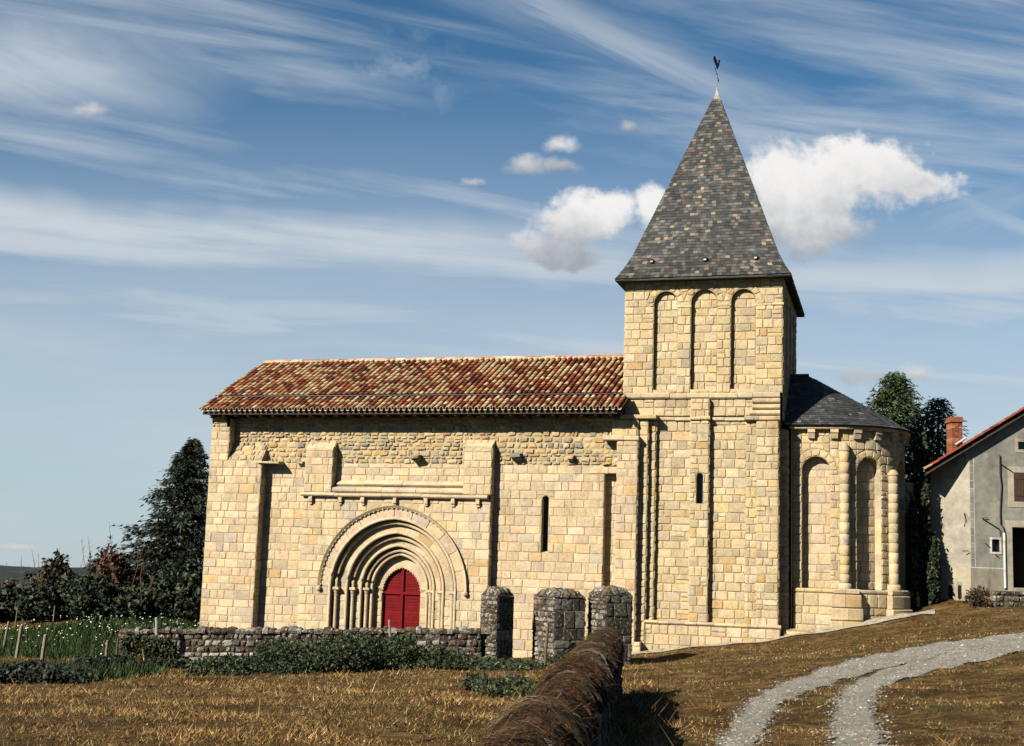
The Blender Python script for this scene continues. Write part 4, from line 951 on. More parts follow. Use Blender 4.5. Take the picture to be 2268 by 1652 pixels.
paths = [sheet('gravel_track', [(1560, 1700), (1590, 1652), (1625, 1600), (1655, 1560), (1690, 1535), (1760, 1504), (1850, 1477), (1980, 1447), (2120, 1422), (2280, 1400)], [(1650, 1700), (1668, 1652), (1700, 1600), (1728, 1560), (1775, 1533), (1850, 1508), (1935, 1486), (2060, 1459), (2180, 1436), (2330, 1410)], M_GRAV),
         sheet('gravel_track', [(1848, 1700), (1845, 1652), (1842, 1600), (1850, 1560), (1868, 1530), (1905, 1505), (1980, 1480), (2070, 1456), (2190, 1432), (2330, 1406)], [(1965, 1700), (1952, 1652), (1936, 1600), (1930, 1560), (1945, 1532), (1982, 1511), (2055, 1491), (2135, 1472), (2230, 1449), (2360, 1425)], M_GRAV)]
lowp = [(1398, 1452), (1480, 1443), (1560, 1433), (1640, 1426), (1722, 1417), (1800, 1405), (1890, 1390), (1980, 1373), (2070, 1361)]
strip = sheet('gravel_strip', lowp, [(x, y-10) for x, y in lowp], M_GRAV2, .03, .10, 90, 6)
def inpoly(x, y, P):
    r = np.zeros(len(x), bool); n = len(P)
    for i in range(n):
        (x0, y0), (x1, y1) = P[i], P[(i+1) % n]
        if y0 == y1: continue
        r ^= ((y0 > y) != (y1 > y)) & (x < (x1-x0)*(y-y0)/(y1-y0)+x0)
    return r
def pebbles():
    n = 17000; x, y = scatter(n*9, 9, 34, .8, .08, .6); k = np.zeros(len(x), bool)
    for P in paths: k |= inpoly(x+RNG.normal(0, .12, len(x)), y+RNG.normal(0, .12, len(x)), P)
    x, y = x[k][:n], y[k][:n]; n = len(x); r = RNG.gamma(3, .0026, n)*(1+.02*y); z = zgs(x, y)+.018; C = np.stack([x, y, z], -1); V = np.zeros((n, 4, 3, 3)); a0 = RNG.random(n)*6.28
    p = [C+np.stack([np.cos(a0+q*1.571)*r*(1+.3*(q % 2)), np.sin(a0+q*1.571)*r, 0*r], -1) for q in range(4)]; t = C+np.stack([.2*r, .1*r, r*.75], -1)
    for q in range(4): V[:, q] = np.stack([p[q], p[(q+1) % 4], t], 1)
    c = np.array([(.20, .195, .175), (.28, .27, .245), (.12, .115, .10), (.42, .41, .38), (.19, .14, .09)])[RNG.choice(5, n, p=[.35, .25, .22, .08, .10])]*RNG.uniform(.8, 1.2, (n, 1))
    o = fast_mesh('loose_gravel', V.reshape(-1, 3), 3, np.repeat(c, 4, 0), M_GRAVEL_STONE); tag(o, 'loose pale gravel scattered along the wheel tracks', 'gravel', None, 'stuff')
church_xy = [(c2w(u, v, 0).x, c2w(u, v, 0).y) for u, v in ((-17.2, -1), (6, -.6), (8, .4), (10.5, 2), (10.5, 6), (6, 8), (-17.2, 8))]
def blocked(x, y, edge=.0):
    b = inpoly(x, y, church_xy)
    s = (x-WA.x)*MD.x+(y-WA.y)*MD.y; d = np.abs(-(x-WA.x)*MD.y+(y-WA.y)*MD.x); b |= (s < ML+.1) & (d < .36)
    jx, jy = x+RNG.normal(0, .20, len(x)), y+RNG.normal(0, .20, len(y)); r = RNG.random(len(x))
    for P in paths: b |= inpoly(jx, jy, P) & (r < .78)
    b |= inpoly(x, y, strip)
    return b

def scatter(n, ymin, ymax, p, tmin=-.52, tmax=.52):
    u = RNG.random(n); y = (ymin**p + u*(ymax**p-ymin**p))**(1/p); return RNG.uniform(tmin, tmax, n)*y, y
M_GRAVEL_STONE = material('gravel_stone', .9, (), 0)
pebbles()
# ------------------------------------------------------------------ grass
def blades(name, X, Y, h, w, col, lean, label):
    n = len(X); Z = zgs(X, Y); az = RNG.random(n)*2*np.pi; la = RNG.random(n)*2*np.pi
    ex = np.stack([np.cos(az)*w, np.sin(az)*w, 0*w], -1); B = np.stack([X, Y, Z-.01], -1)
    tip = B + np.stack([np.cos(la)*h*lean, np.sin(la)*h*lean, h*np.sqrt(np.maximum(.04, 1-np.minimum(lean, .98)**2))], -1)
    o = fast_mesh(name, np.stack([B-ex, B+ex, tip], 1), 3, col, M_GRASS); o['kind'] = 'stuff'; o['label'] = label; o['category'] = 'grass'
    return o
def pal(n, cols, wts): c = np.array(cols); return c[RNG.choice(len(c), n, p=np.array(wts)/sum(wts))]*RNG.uniform(.65, 1.3, (n, 1))
x, y = scatter(900000, 6.5, 62, .42)
dryn = np.sin(x*1.1+2*np.sin(y*.7))+np.sin(y*1.9+x*.6)+RNG.normal(0, .7, len(x))
ok = ~blocked(x, y) & (green_mask(x, y) < RNG.random(len(x))*.9+.15); x, y, dryn = x[ok], y[ok], dryn[ok]
n = len(x); h = RNG.gamma(2.5, .0155, n)*(1+.016*y); h *= np.where(x > .2+.11*y, .55, 1.0)*np.where(dryn > 1.2, 1.5, .8); tall = RNG.random(n) < .0015; h[tall] *= 4
w = RNG.uniform(.0014, .0040, n)*(1+y*.08)
c = pal(n, [(.38, .25, .10), (.26, .145, .05), (.11, .058, .019), (.52, .38, .17), (.31, .17, .054), (.045, .050, .014)], [4, 5, 5, 1.6, 4, 2.2])
c = np.where((dryn < -.7)[:, None], c*np.array([.42, .50, .5]), c); c = np.where((dryn > 1.3)[:, None], c*1.25, c); gr = (x > .3+.11*y) & (RNG.random(n) < .30+.25*np.sin(x*.9+y*.5)); c[gr] = pal(gr.sum(), [(.06, .075, .02), (.09, .085, .025)], [1, 1])
tn = 900; tx, ty = scatter(tn, 8, 44, .8); k = ~blocked(tx, ty) & (tx < .2+.11*ty+RNG.random(tn)*6); tx, ty = tx[k], ty[k]; tn = len(tx); per = 46
hh = RNG.gamma(4, .021, tn)*(1+.012*ty); tc = pal(tn, [(.36, .245, .105), (.24, .13, .042), (.10, .052, .017), (.045, .055, .014), (.36, .27, .13), (.14, .066, .02)], [4, 4, 3, 2.4, 2, 3]); rr = RNG.gamma(2, .07, (tn, per)); aa = RNG.random((tn, per))*2*np.pi
x = np.concatenate([x, (tx[:, None]+rr*np.cos(aa)).ravel()]); y = np.concatenate([y, (ty[:, None]+rr*np.sin(aa)).ravel()]); h = np.concatenate([h, (hh[:, None]*RNG.uniform(.4, 1.15, (tn, per))).ravel()])
w = np.concatenate([w, RNG.uniform(.0014, .003, tn*per)*(1+.08*np.repeat(ty, per))]); c = np.concatenate([c, np.repeat(tc, per, 0)*RNG.uniform(.7, 1.25, (tn*per, 1))]); n = len(x)
en = 9000; q = RNG.random(en); ex_ = np.where(q < .5, p0.x+RNG.random(en)*(p1.x-p0.x), WA.x+MD.x*ML*RNG.random(en)); fr = (ex_-WA.x)/MD.x; ey_ = np.where(q < .5, p0.y-RNG.gamma(2, .18, en), WA.y+MD.y*fr); off = np.where(RNG.random(en) < .6, -1, 1)*(.42+RNG.gamma(2, .12, en)); ex_ = np.where(q < .5, ex_, ex_+MD.y*off)
kk = ey_ > 7.5; ex_, ey_ = ex_[kk], ey_[kk]; en = len(ex_); x = np.concatenate([x, ex_]); y = np.concatenate([y, ey_]); h = np.concatenate([h, RNG.gamma(4, .055, en)]); w = np.concatenate([w, RNG.uniform(.002, .0045, en)*(1+.06*ey_)]); c = np.concatenate([c, pal(en, [(.36, .24, .10), (.22, .11, .035), (.12, .06, .02), (.05, .07, .018), (.46, .36, .2)], [4, 4, 3, 3, 1])]); n = len(x)
blades('dry_grass', x, y, h, w, c, np.minimum(RNG.uniform(.5, 1.25, n), .985), 'short dry straw coloured grass over the slopes')
x, y = scatter(420000, 20, 62, 1.0, -.62, .3); g = green_mask(x, y); ok = (g > .32+.5*RNG.random(len(x))) & ~blocked(x, y); x, y = x[ok][:90000], y[ok][:90000]; n = len(x)
blades('green_grass', x, y, RNG.gamma(4, .05, n), RNG.uniform(.006, .014, n)*(1+y*.03), pal(n, [(.025, .05, .010), (.04, .075, .016), (.015, .03, .008), (.07, .085, .02)], [4, 3, 4, 1]), RNG.uniform(.1, .9, n), 'rough green grass of the meadow beside the low wall')
n = 400; x = RNG.normal(-14.0, 2.6, n); y = RNG.normal(50.5, 3.2, n); z = zgs(x, y)+RNG.uniform(.15, .42, n); r = RNG.uniform(.011, .029, n); V = np.zeros((n, 4, 3))
for k, (a, b) in enumerate(((-1, -1), (1, -1), (1, 1), (-1, 1))): V[:, k] = np.stack([x+a*r, y+b*r*.8, z+b*r*RNG.uniform(.1, .6, n)+RNG.normal(0, .01, n)], -1)
o = fast_mesh('wildflowers', V, 4, pal(n, [(.75, .76, .68), (.6, .62, .5)], [2, 1]), M_LEAF); tag(o, 'white wildflowers dotted through the green meadow', 'flowers', None, 'stuff')

# ------------------------------------------------------------------ trees, bushes, climbers
def leaf_quads(C, size, col, up=.0, asp=.6):
    n = len(C); d = RNG.normal(size=(n, 3)); d[:, 2] += up; d /= np.linalg.norm(d, axis=1)[:, None]; e = np.cross(d, RNG.normal(size=(n, 3))); e /= np.linalg.norm(e, axis=1)[:, None]
    s = (size*RNG.uniform(.5, 1.3, n))[:, None]; a = d*s; b = e*s*asp
    return np.stack([C-a, C-b*.9, C+a, C+b*.9], 1), col
def blob_points(blobs, n):
    vol = np.array([b[3]*b[4]*b[5] for b in blobs])**.75; k = RNG.choice(len(blobs), n, p=vol/vol.sum()); B = np.array(blobs)[k]
    d = RNG.normal(size=(n, 3)); d /= np.linalg.norm(d, axis=1)[:, None]; r = RNG.random(n)**.32
    lump = 1+.22*np.sin(d[:, 0]*7+B[:, 0]*3)*np.sin(d[:, 2]*6+B[:, 1])+RNG.normal(0, .07, n)
    return B[:, :3]+d*B[:, 3:6]*(r*lump)[:, None]
def bush(name, label, cat, base, w, d, h, n, size, cols, wts, nb=9, group=None, stems=0, bare=.0, parent=None):
    b = base; blobs = []
    for i in range(nb):
        hh = h*random.uniform(.35, 1.0)*(1-.35*abs(2*(i+.5)/nb-1)**2); rx = w/nb*random.uniform(.9, 1.6)
        blobs.append((b.x-w/2+w*(i+.5)/nb+random.uniform(-.1, .1)*w/nb, b.y+random.uniform(-.35, .35)*d, b.z+hh*.5, rx, d*.5, hh*.55))
    P = blob_points(blobs, n); V, c = leaf_quads(P, size, pal(n, cols, wts)); t = None
    t = thing(name, label, cat, (b.x, b.y, b.z), 0, group)
    V = V-np.array([b.x, b.y, b.z]); fast_mesh('foliage', V, 4, c, M_LEAF, t)
    if stems:
        mb = MB()
        for i in range(stems):
            x = random.uniform(-w*.48, w*.48); y = random.uniform(-d*.3, d*.3); hh = h*random.uniform(.8, 1.22)*(1-.3*abs(2*x/w)**2); pts = [Vector((x, y, 0))]
            dx, dy = random.uniform(-.25, .25), random.uniform(-.25, .25)
            for k in range(1, 5): pts.append(Vector((x+dx*hh*k/4+random.uniform(-.06, .06), y+dy*hh*k/4, hh*k/4)))
            mb.tube(pts, [.03, .024, .018, .012, .006], (.13, .10, .07), 5)
            for q in range(7):
                a = pts[2].lerp(pts[4], random.random()); mb.tube([a, a+Vector((random.uniform(-.5, .5), random.uniform(-.4, .4), random.uniform(.1, .5)))*h*.16], [.009, .004], (.15, .11, .075), 4)
        mb.build('stems', M_BARK, t)['kind'] = 'stuff'
    return t
DG = [(.012, .022, .007), (.022, .036, .011), (.008, .014, .005), (.05, .062, .018)]
def conifer(name, label, base, H, R, cols, wts, droop=.25, nbr=420, lean=0.0, size=.30, top=.02, per=26, z0=.03, shape=.85, group=None, flat=1.0):
    t = thing(name, label, 'tree', tuple(base), 0, group); mb = MB()
    mb.tube([(0, 0, -.2), (lean*.3, 0, H*.35), (lean*.7, 0, H*.7), (lean, 0, H*.97)], [H*.026, H*.02, H*.011, .02], (.09, .065, .045), 8); mb.build('trunk', M_BARK, t)
    C, D, S = [], [], []
    for i in range(nbr):
        f = z0+(1-z0)*(i+random.random())/nbr; f = 1-(1-f)**1.0; z = H*f; L = R*(max(0, 1-f)**shape*(.62+.55*random.random())+top); az = random.random()*2*math.pi; up = random.uniform(.0, .35)
        for k in range(per):
            q = (k+random.random())/per; q = q**.7; r = L*q; zz = z + L*(up*q - droop*2*q*q) + random.gauss(0, .10*flat); sp_ = (.16*L*q+.07)*flat
            C.append((lean*f+math.cos(az)*r+random.gauss(0, sp_), math.sin(az)*r+random.gauss(0, sp_), max(.05, zz)))
            D.append((math.cos(az)+random.gauss(0, .5), math.sin(az)+random.gauss(0, .5), random.uniform(-.9, .35)-droop)); S.append(size*(.55+.6*random.random())*(.55+.45*(1-f)))
    C, D, S = np.array(C), np.array(D), np.array(S); n = len(C); D /= np.linalg.norm(D, axis=1)[:, None]; E = np.cross(D, RNG.normal(size=(n, 3))); E /= np.linalg.norm(E, axis=1)[:, None]
    a = D*S[:, None]; b = E*S[:, None]*.17
    V = np.stack([C-a*.3, C+a*.25+b, C+a, C+a*.25-b], 1); fast_mesh('crown', V, 4, pal(n, cols, wts), M_LEAF, t)
    return t
def gz(p): return Vector((p.x, p.y, zg(p.x, p.y)))
b = gz(atd(392, 1330, 64)); conifer('conifer_tree', 'tall dark spruce with ragged branches at the left end of the church', b, (1378-985)/FPX*64-.2, 4.1, [(.010, .020, .008), (.018, .030, .011), (.006, .012, .005), (.028, .040, .015)], [5, 4, 3, 1.2], .14, 430, .3, .34, .03, 70, shape=.82, flat=.62)
b = gz(atd(2000, 1330, 63)); conifer('conifer_tree', 'bushy bright green cypress behind the apse with a drooping top', b, 508/FPX*63-.7, 3.3, [(.018, .038, .010), (.035, .062, .014), (.008, .016, .005), (.07, .095, .02)], [5, 5, 3, 1.8], .30, 640, -.35, .40, .06, 38, shape=.55)
b = gz(atd(2078, 1330, 61)); conifer('conifer_tree', 'shorter rounded cypress between the big cypress and the brick chimney', b, 418/FPX*61, 2.0, [(.018, .038, .010), (.035, .062, .014), (.008, .016, .005), (.07, .095, .02)], [5, 5, 3, 1.5], .28, 360, .1, .34, .10, 34, shape=.45)
b = gz(atd(2178, 1300, 85)); conifer('conifer_tree', 'far dark treetop showing above the red tiled house roof', b, (1275-938)/FPX*85+1.0, 1.5, DG, [4, 4, 3, 2], .2, 150, 0, .36, .1, 22, shape=.7)
BR = [(.050, .036, .018), (.030, .026, .012), (.070, .050, .026), (.020, .026, .010)]
hz_ = [(20, 1384, 61, 6.0, 2.5, BR, 'brown leafless thicket at the far left edge', 10), (130, 1380, 60, 5.2, 3.1, BR, 'brown twiggy thicket behind the thin far fence posts', 16), (215, 1380, 62, 3.8, 3.4, BR, 'half bare scrub with grey twigs left of the red tree', 20),
       (60, 1388, 57, 6.0, 2.1, DG, 'low dark green hedge left of the two far fence posts', 0), (190, 1384, 56, 5.0, 2.2, DG, 'dark green bramble hedge below the bare scrub', 3), (300, 1382, 55, 4.6, 2.4, DG, 'dark hedge below the spruce at the edge of the flowers', 2), (400, 1384, 54, 3.6, 2.4, DG, 'dark leafy hedge touching the left corner of the church', 2)]
for (px_, py_, D, w_, h, cols, lab, st) in hz_: bush('hedge_bush', lab, 'bush', gz(atd(px_, py_, D)), w_, 1.8, h*.87, 14000, .12, cols, [4, 3, 2, 1.5], 8, 'hedgerow bushes along the meadow', st)
t = bush('red_leaved_tree', 'small tree with red autumn leaves beside the dark spruce', 'tree', gz(atd(252, 1380, 61.5)), 1.9, 1.4, 3.9, 3200, .12, [(.12, .032, .016), (.08, .028, .014), (.045, .03, .014), (.17, .06, .03)], [3, 4, 4, 1], 5, None, 9)
# bramble mound and weeds in front of the low wall
for (px_, py_, D, w_, d_, h, lab, n) in ((620, 1512, 34.5, 4.2, 2.2, .95, 'dark bramble patch at the left end of the green mound', 15000), (770, 1506, 35, 4.2, 2.4, 1.28, 'tall bramble patch in the middle of the green mound', 17000), (905, 1500, 35.5, 3.4, 2.2, 1.1, 'bramble patch right of the mound middle by the white stake', 12000), (1045, 1500, 35, 3.6, 1.8, .45, 'low weeds in front of the left gate pillar', 6000), (1140, 1540, 24, 1.7, 2.6, .35, 'ragged green weeds growing along the mossy wall', 5000), (1262, 1470, 39.5, 1.2, .7, .55, 'small green bramble at the foot of the broad gate pillar', 2500), (520, 1500, 33.5, 2.2, 1.2, .4, 'thin green weeds at the left tip of the bramble mound', 2500)):
    bush('bramble', lab, 'bramble', gz(atd(px_, py_, D)), w_, d_, h*.86, n, .045, [(.014, .028, .007), (.028, .048, .012), (.008, .015, .005), (.085, .12, .028), (.14, .085, .03)], [4, 4, 3, 1.5, .5], 8, 'brambles and weeds in front of the churchyard wall')  # the few brightest greens put sunlit specks into the leaf colour
for (px_, py_, w_, h, lab) in ((30, 1515, 3.0, .62, 'dark bramble on the bank at the left edge of the field'), (135, 1500, 2.6, .5, 'low dark bramble below the thick weathered post'), (250, 1482, 2.4, .42, 'small dark bramble on the bank below the short grey post'), (400, 1478, 2.0, .3, 'thin weeds on the bank below the ivy')):
    q = gnd(px_, py_); bush('bramble', lab, 'bramble', q, w_, 1.6, h, 6000, .06, [(.010, .018, .006), (.018, .030, .009), (.007, .011, .005), (.05, .035, .012)], [4, 3, 3, 1.2], 7, 'brambles on the bank above the field')
q = atd(330, 1460, 41.9); t = bush('ivy', 'green ivy hanging over the left end of the low wall', 'ivy', Vector((q.x, q.y-.06, q.z)), 1.6, .16, 1.15, 2600, .055, [(.03, .05, .012), (.05, .07, .018), (.14, .11, .03), (.015, .03, .008)], [4, 3, 1.5, 3], 6)
q = gz(atd(2043, 1328, 48.2)); bush('climbing_plant', 'dense dark green climber against the left wall of the grey house', 'climber', q, 1.05, .6, 6.3, 20000, .085, [(.014, .032, .008), (.03, .055, .013), (.008, .016, .005), (.08, .11, .03), (.20, .06, .035)], [5, 4, 4, .7, .35], 7, None, 0)
q = gz(atd(2035, 1250, 56)); bush('garden_shrub', 'yellowish brown shrub above the climber under the cypress', 'shrub', Vector((q.x, q.y, q.z)), 2.2, 1.2, 5.4, 5200, .10, [(.07, .055, .014), (.035, .035, .010), (.11, .06, .02), (.02, .028, .008)], [3, 4, 1, 3], 5)
q = gz(atd(2175, 1325, 46.6)); bush('garden_shrub', 'small reddish shrub on the corner of the house garden wall', 'shrub', q, .8, .6, .85, 900, .07, [(.10, .035, .02), (.05, .03, .014), (.03, .035, .01)], [3, 3, 2], 3)

# ------------------------------------------------------------------ fence posts
def post(x, ya, yb, r, lab, col, lean=0, group='wooden fence posts'):
    P = gnd(x, yb) if x < 340 else atd(x, yb, 41.4); h = (yb-ya)/FPX*P.y; mb = MB(); k = .012
    r *= .78; col = tuple(x*.62 for x in col)
    mb.tube([(0, 0, -.2), (lean*.5+random.uniform(-k, k), 0, h*.5), (lean, 0, h-.02), (lean, 0, h)], [r*1.06, r, r*.92, r*.7], col, 9)
    o = mb.build('fence_post', M_BARK, None); o.location = P; tag(o, lab, 'fence post', group); return o
post(7, 1378, 1437, .06, 'leaning grey fence post at the left edge of the picture', (.36, .31, .24), .12)
post(35, 1387, 1457, .07, 'pale fence post standing second from the left edge', (.42, .37, .28), .10)
post(91, 1407, 1479, .075, 'thick weathered fence post alone on the bare slope', (.40, .35, .26), .06)
post(234, 1420, 1470, .065, 'short grey fence post just left of the low wall end', (.33, .29, .22), .01)
post(257, 1414, 1464, .05, 'dark fence post touching the end of the low wall', (.16, .13, .10), .02)
post(33, 1349, 1399, .035, 'thin far fence pole against the brown thicket', (.30, .26, .20), .03)
post(117, 1343, 1384, .035, 'thin far fence pole at the left edge of the flowers', (.33, .29, .22), .02)
post(348, 1368, 1392, .07, 'white stub of a post behind the low wall', (.52, .50, .46), -.05)
post(865, 1376, 1462, .055, 'pale leaning stake standing against the low wall below the door', (.45, .40, .31), -.10)
post(1206, 1380, 1474, .06, 'brown stake standing in front of the broad gate pillar', (.22, .15, .09), .08)

# ------------------------------------------------------------------ the house on the right
hq = atd(2150, 1330, 48); hq.z = zg(hq.x, hq.y) - .1
house = thing('grey_house', 'grey rendered house with red tile roof and brown shutters', 'house', tuple(hq), 0)
def hp(x, y, v=0.0):
    """point of the gable wall plane (local) at photo pixel"""
    d = ray(x, y); t = (hq.y+v)/d.y; return Vector((d.x*t-hq.x, v, EYE+d.z*t-hq.z))
e0, e1 = hp(2050, 1045, -.3), hp(2267, 913, -.3); sl = (e1.z-e0.z)/(e1.x-e0.x)
def rz_(x): return e0.z + sl*(x-e0.x)
PLC = (.215, .21, .18); PLL = (.34, .305, .245); XR = 5.2; BK = 9.0
lx, ly = -1.19, .83                          # far end of the splayed left part
zs = hp(2200, 1258).z
mb = MB()
def wquad(x0, y0, x1, y1, za, zb0, zb1, col, n=1): mb.poly([(x0, y0, za), (x1, y1, za), (x1, y1, zb1), (x0, y0, zb0)], col)
DR = (hp(2243, 1300).x, hp(2243, 1300).z-.02, hp(2243, 1300).x+1.25, hp(2243, 1167).z); SW = (hp(2196, 1222).x, hp(2196, 1222).z, hp(2213, 1222).x, hp(2196, 1194).z); UW = (hp(2245, 1110).x, hp(2245, 1110).z, hp(2245, 1110).x+.95, hp(2245, 1046).z); AT = (hp(2254, 995).x, hp(2254, 995).z, hp(2254, 995).x+.6, hp(2254, 978).z)
HOLES = [[(-1, 0, -a), (1, 0, c), (0, -1, -b_), (0, 1, d)] for a, b_, c, d in (DR, SW, UW, AT)]
tops = [[(0, 0), (XR, 0), (XR, rz_(XR)-.1), (0, rz_(0)-.1)]]
for x0, x1 in [(i*XR/6, (i+1)*XR/6) for i in range(6)]:
    for z0, z1 in ((0, zs), (zs, 3.2), (3.2, 20)):
        P = inter([(x0, z0), (x1, z0), (x1, z1), (x0, z1)], [(-sl, 1, rz_(0)-.1)])
        ps = [P] if P else []
        for h_ in HOLES: ps = [q_ for p_ in ps for q_ in sub(p_, h_)]
        for p_ in ps: mb.poly([(a, 0, b_) for a, b_ in p_], PLC if z0 >= zs else (.24, .215, .165))
for i in range(3):
    a, b_ = i/3, (i+1)/3
    for z0, z1 in ((0, zs), (zs, None)):
        zA = z1 or rz_(lx*a)-.1; zB = z1 or rz_(lx*b_)-.1; mb.poly([(lx*b_, ly*b_, z0), (lx*a, ly*a, z0), (lx*a, ly*a, zA), (lx*b_, ly*b_, zB)], PLL if z0 else (.38, .33, .24))
EX = Vector((.315, .949, 0)); mb.poly([(lx+EX.x*BK, ly+EX.y*BK, 0), (lx, ly, 0), (lx, ly, rz_(lx)-.1), (lx+EX.x*BK, ly+EX.y*BK, rz_(lx)-.1)], PLL)
mb.build('wall', M_PLASTER, house)
mb = MB(); W_ = (.58, .56, .51); c2 = (.36, .32, .25)
def rect(x0, z0, x1, z1, y, col): mb.poly([(x0, y, z0), (x1, y, z0), (x1, y, z1), (x0, y, z1)], col)
rect(.02, zs-.012, DR[0]-.25, zs+.012, -.004, W_)
for i in range(14):
    z = zs+.05+i*.29
    if z > rz_(0)-.7: break
    rect(.03, z, .16, z+.27, -.004, random.choice([(.20, .19, .16), (.25, .24, .2), (.16, .155, .14)])); rect(.03, z+.272, .16, z+.284, -.004, W_)
rect(.005, zs, .025, rz_(0)-.5, -.005, W_); rect(.165, zs, .185, rz_(0)-.4, -.005, W_)
mb.build('quoins', M_PLASTER, house)
for (x, y) in ((2140, 1020), (2140, 1150)):   # iron tie ends and brackets
    mb = MB(); p = hp(x, y); v = .14; mb.tube([(p.x-.07, v-.0-.05, p.z-.25), (p.x+.07, v-.05, p.z+.25)], .016, (.02, .02, .02), 5); mb.tube([(p.x+.07, v-.07, p.z-.25), (p.x-.07, v-.07, p.z+.25)], .016, (.02, .02, .02), 5); mb.build('wall_anchor', M_METAL, house)
for pts in ([(2186, 1147), (2172, 1147), (2212, 1172), (2212, 1185)], [(2180, 1203), (2190, 1211)], [(2211, 1025), (2240, 1045)], [(2130, 1220), (2143, 1220)], [(2202, 1228), (2209, 1233)]):
    mb = MB(); P = [hp(*p) for p in pts]; mb.tube([(p.x, -.06, p.z) for p in P], .016, (.03, .026, .022), 5); mb.build('iron_bracket', M_METAL, house)
mb = MB(); P = [hp(*p) for p in ((2212, 1008), (2213, 1050), (2216, 1075), (2213, 1130), (2214, 1160), (2221, 1170), (2224, 1180))]; mb.tube([(p.x, -.05, p.z) for p in P], .022, (.02, .02, .02), 6); mb.build('cable', M_METAL, house)
mb = MB(); a, b_ = hp(2222, 1180), hp(2222, 1302); mb.tube([(a.x, -.05, a.z), (a.x, -.05, b_.z)], .045, (.62, .62, .60), 8); mb.build('conduit', M_PLASTER, house)
def opening(name, R, frame, depth, fill, fmat, sill=True):
    x0, z0, x1, z1 = R; o = MB(); o.poly([(x0, depth, z0), (x1, depth, z0), (x1, depth, z1), (x0, depth, z1)], fill)
    for (a, b_) in (((x0, z0), (x0, z1)), ((x0, z1), (x1, z1)), ((x1, z1), (x1, z0)), ((x1, z0), (x0, z0))): o.poly([(a[0], 0, a[1]), (b_[0], 0, b_[1]), (b_[0], depth, b_[1]), (a[0], depth, a[1])], (.30, .28, .23))
    ob = o.build(name, fmat, house); f = MB(); k = frame
    for (a0, b0, a1, b1) in ((x0-k, z0-k, x0, z1+k), (x1, z0-k, x1+k, z1+k), (x0, z1, x1, z1+k), (x0, z0-k, x1, z0)): f.box(a0, a1, -.02, .0, b0, b1, c2 if k > .1 else W_)
    f.build('frame', M_PLASTER, ob); return ob
opening('window', SW, .07, .22, (.015, .016, .02), M_GLASS); opening('window', AT, .12, .25, (.01, .01, .01), M_GLASS)
uw = opening('window', UW, .22, .2, (.01, .01, .01), M_GLASS)
for x0, x1 in ((UW[0], UW[0]+.46), (UW[0]+.49, UW[2])):
    f = MB()
    for i in range(4): f.box(x0+(x1-x0)*i/4+.004, x0+(x1-x0)*(i+1)/4-.004, -.045, -.022, UW[1]+.02, UW[3]-.02, (.06, .032, .022))
    for z in (UW[1]+.2, UW[3]-.25): f.box(x0, x1, -.06, -.046, z, z+.08, (.05, .028, .02))
    f.build('shutter', M_WOOD, uw)
dr = opening('doorway', DR, .24, .9, (.008, .007, .006), M_WOOD)
mb = MB(); mb.box(DR[0]-.1, DR[2]+.3, -.5, -.03, DR[1]-.2, DR[1]-.02, (.28, .25, .19)); mb.box(DR[0]-.3, DR[2]+.3, -.9, -.51, DR[1]-.42, DR[1]-.2, (.25, .22, .17)); mb.build('doorstep', M_STONE, house)
for x in (2105, 2121):
    p = hp(x, 1308, .45); f = MB(); q = Vector((p.x, -p.x*ly/1.19*1.0 - .02, p.z)); f.box(q.x-.09, q.x+.09, q.y-.01, q.y+.02, q.z-.28, q.z+.2, (.015, .013, .012)); f.box(q.x-.13, q.x+.13, q.y-.03, q.y+.01, q.z+.2, q.z+.34, (.4, .36, .28)); f.build('cellar_vent', M_PLASTER, house)
# roof: left slope laid with canal tiles, right part runs on out of the picture
mb = MB(); O = Vector((e0.x, -.32, e0.z+.05)); RL = 8.6; UPH = Vector((RL, 0, RL*sl))
canal_tiles(mb, O, EX, BK, UPH, .24, .33, .09, [(.20, .046, .018), (.14, .028, .013), (.26, .08, .035), (.11, .026, .013), (.32, .18, .11)], [5, 4, 3, 2, 1.2], 0, 1, True)
mb.poly([O+UPH, O+UPH+EX*BK, O+UPH+EX*BK+Vector((RL, 0, -RL*sl)), O+UPH+Vector((RL, 0, -RL*sl))], (.25, .07, .03))
rf = mb.build('roof', M_TILE, house)
mb = MB(); mb.add([O+Vector((0, .03, -.05)), O+UPH+Vector((0, .03, -.05)), O+UPH+Vector((0, .03, -.16)), O+Vector((0, .03, -.16)), O+Vector((0, .4, -.16)), O+UPH+Vector((0, .4, -.16)), O+EX*BK+Vector((0, 0, -.06)), O+EX*BK+UPH+Vector((0, 0, -.06))], [(0, 1, 2, 3), (3, 2, 5, 4), (3, 2, 7, 6)], (.06, .045, .035)); mb.build('bargeboard', M_WOOD, rf)
def px_of(P):
    d = Vector(P)+hq-Vector((0, 0, EYE)); return W0/2+FPX*d.dot(cr)/d.dot(cf), CYP-FPX*d.dot(cu)/d.dot(cf)
B0 = O+EX*1.3; k0 = min((abs(px_of(B0+UPH*(i/400))[0]-2120), i) for i in range(400))[1]; B0 = B0+UPH*(k0/400)
CY0, CY1 = B0.y, B0.y+.62; sc_ = (hq.y+CY0)/FPX; cx0, cx1 = B0.x-.5*24*sc_, B0.x+.5*24*sc_; ct = hp(2120, 923, CY0); mb = MB(); z = B0.z-.5; k = 0
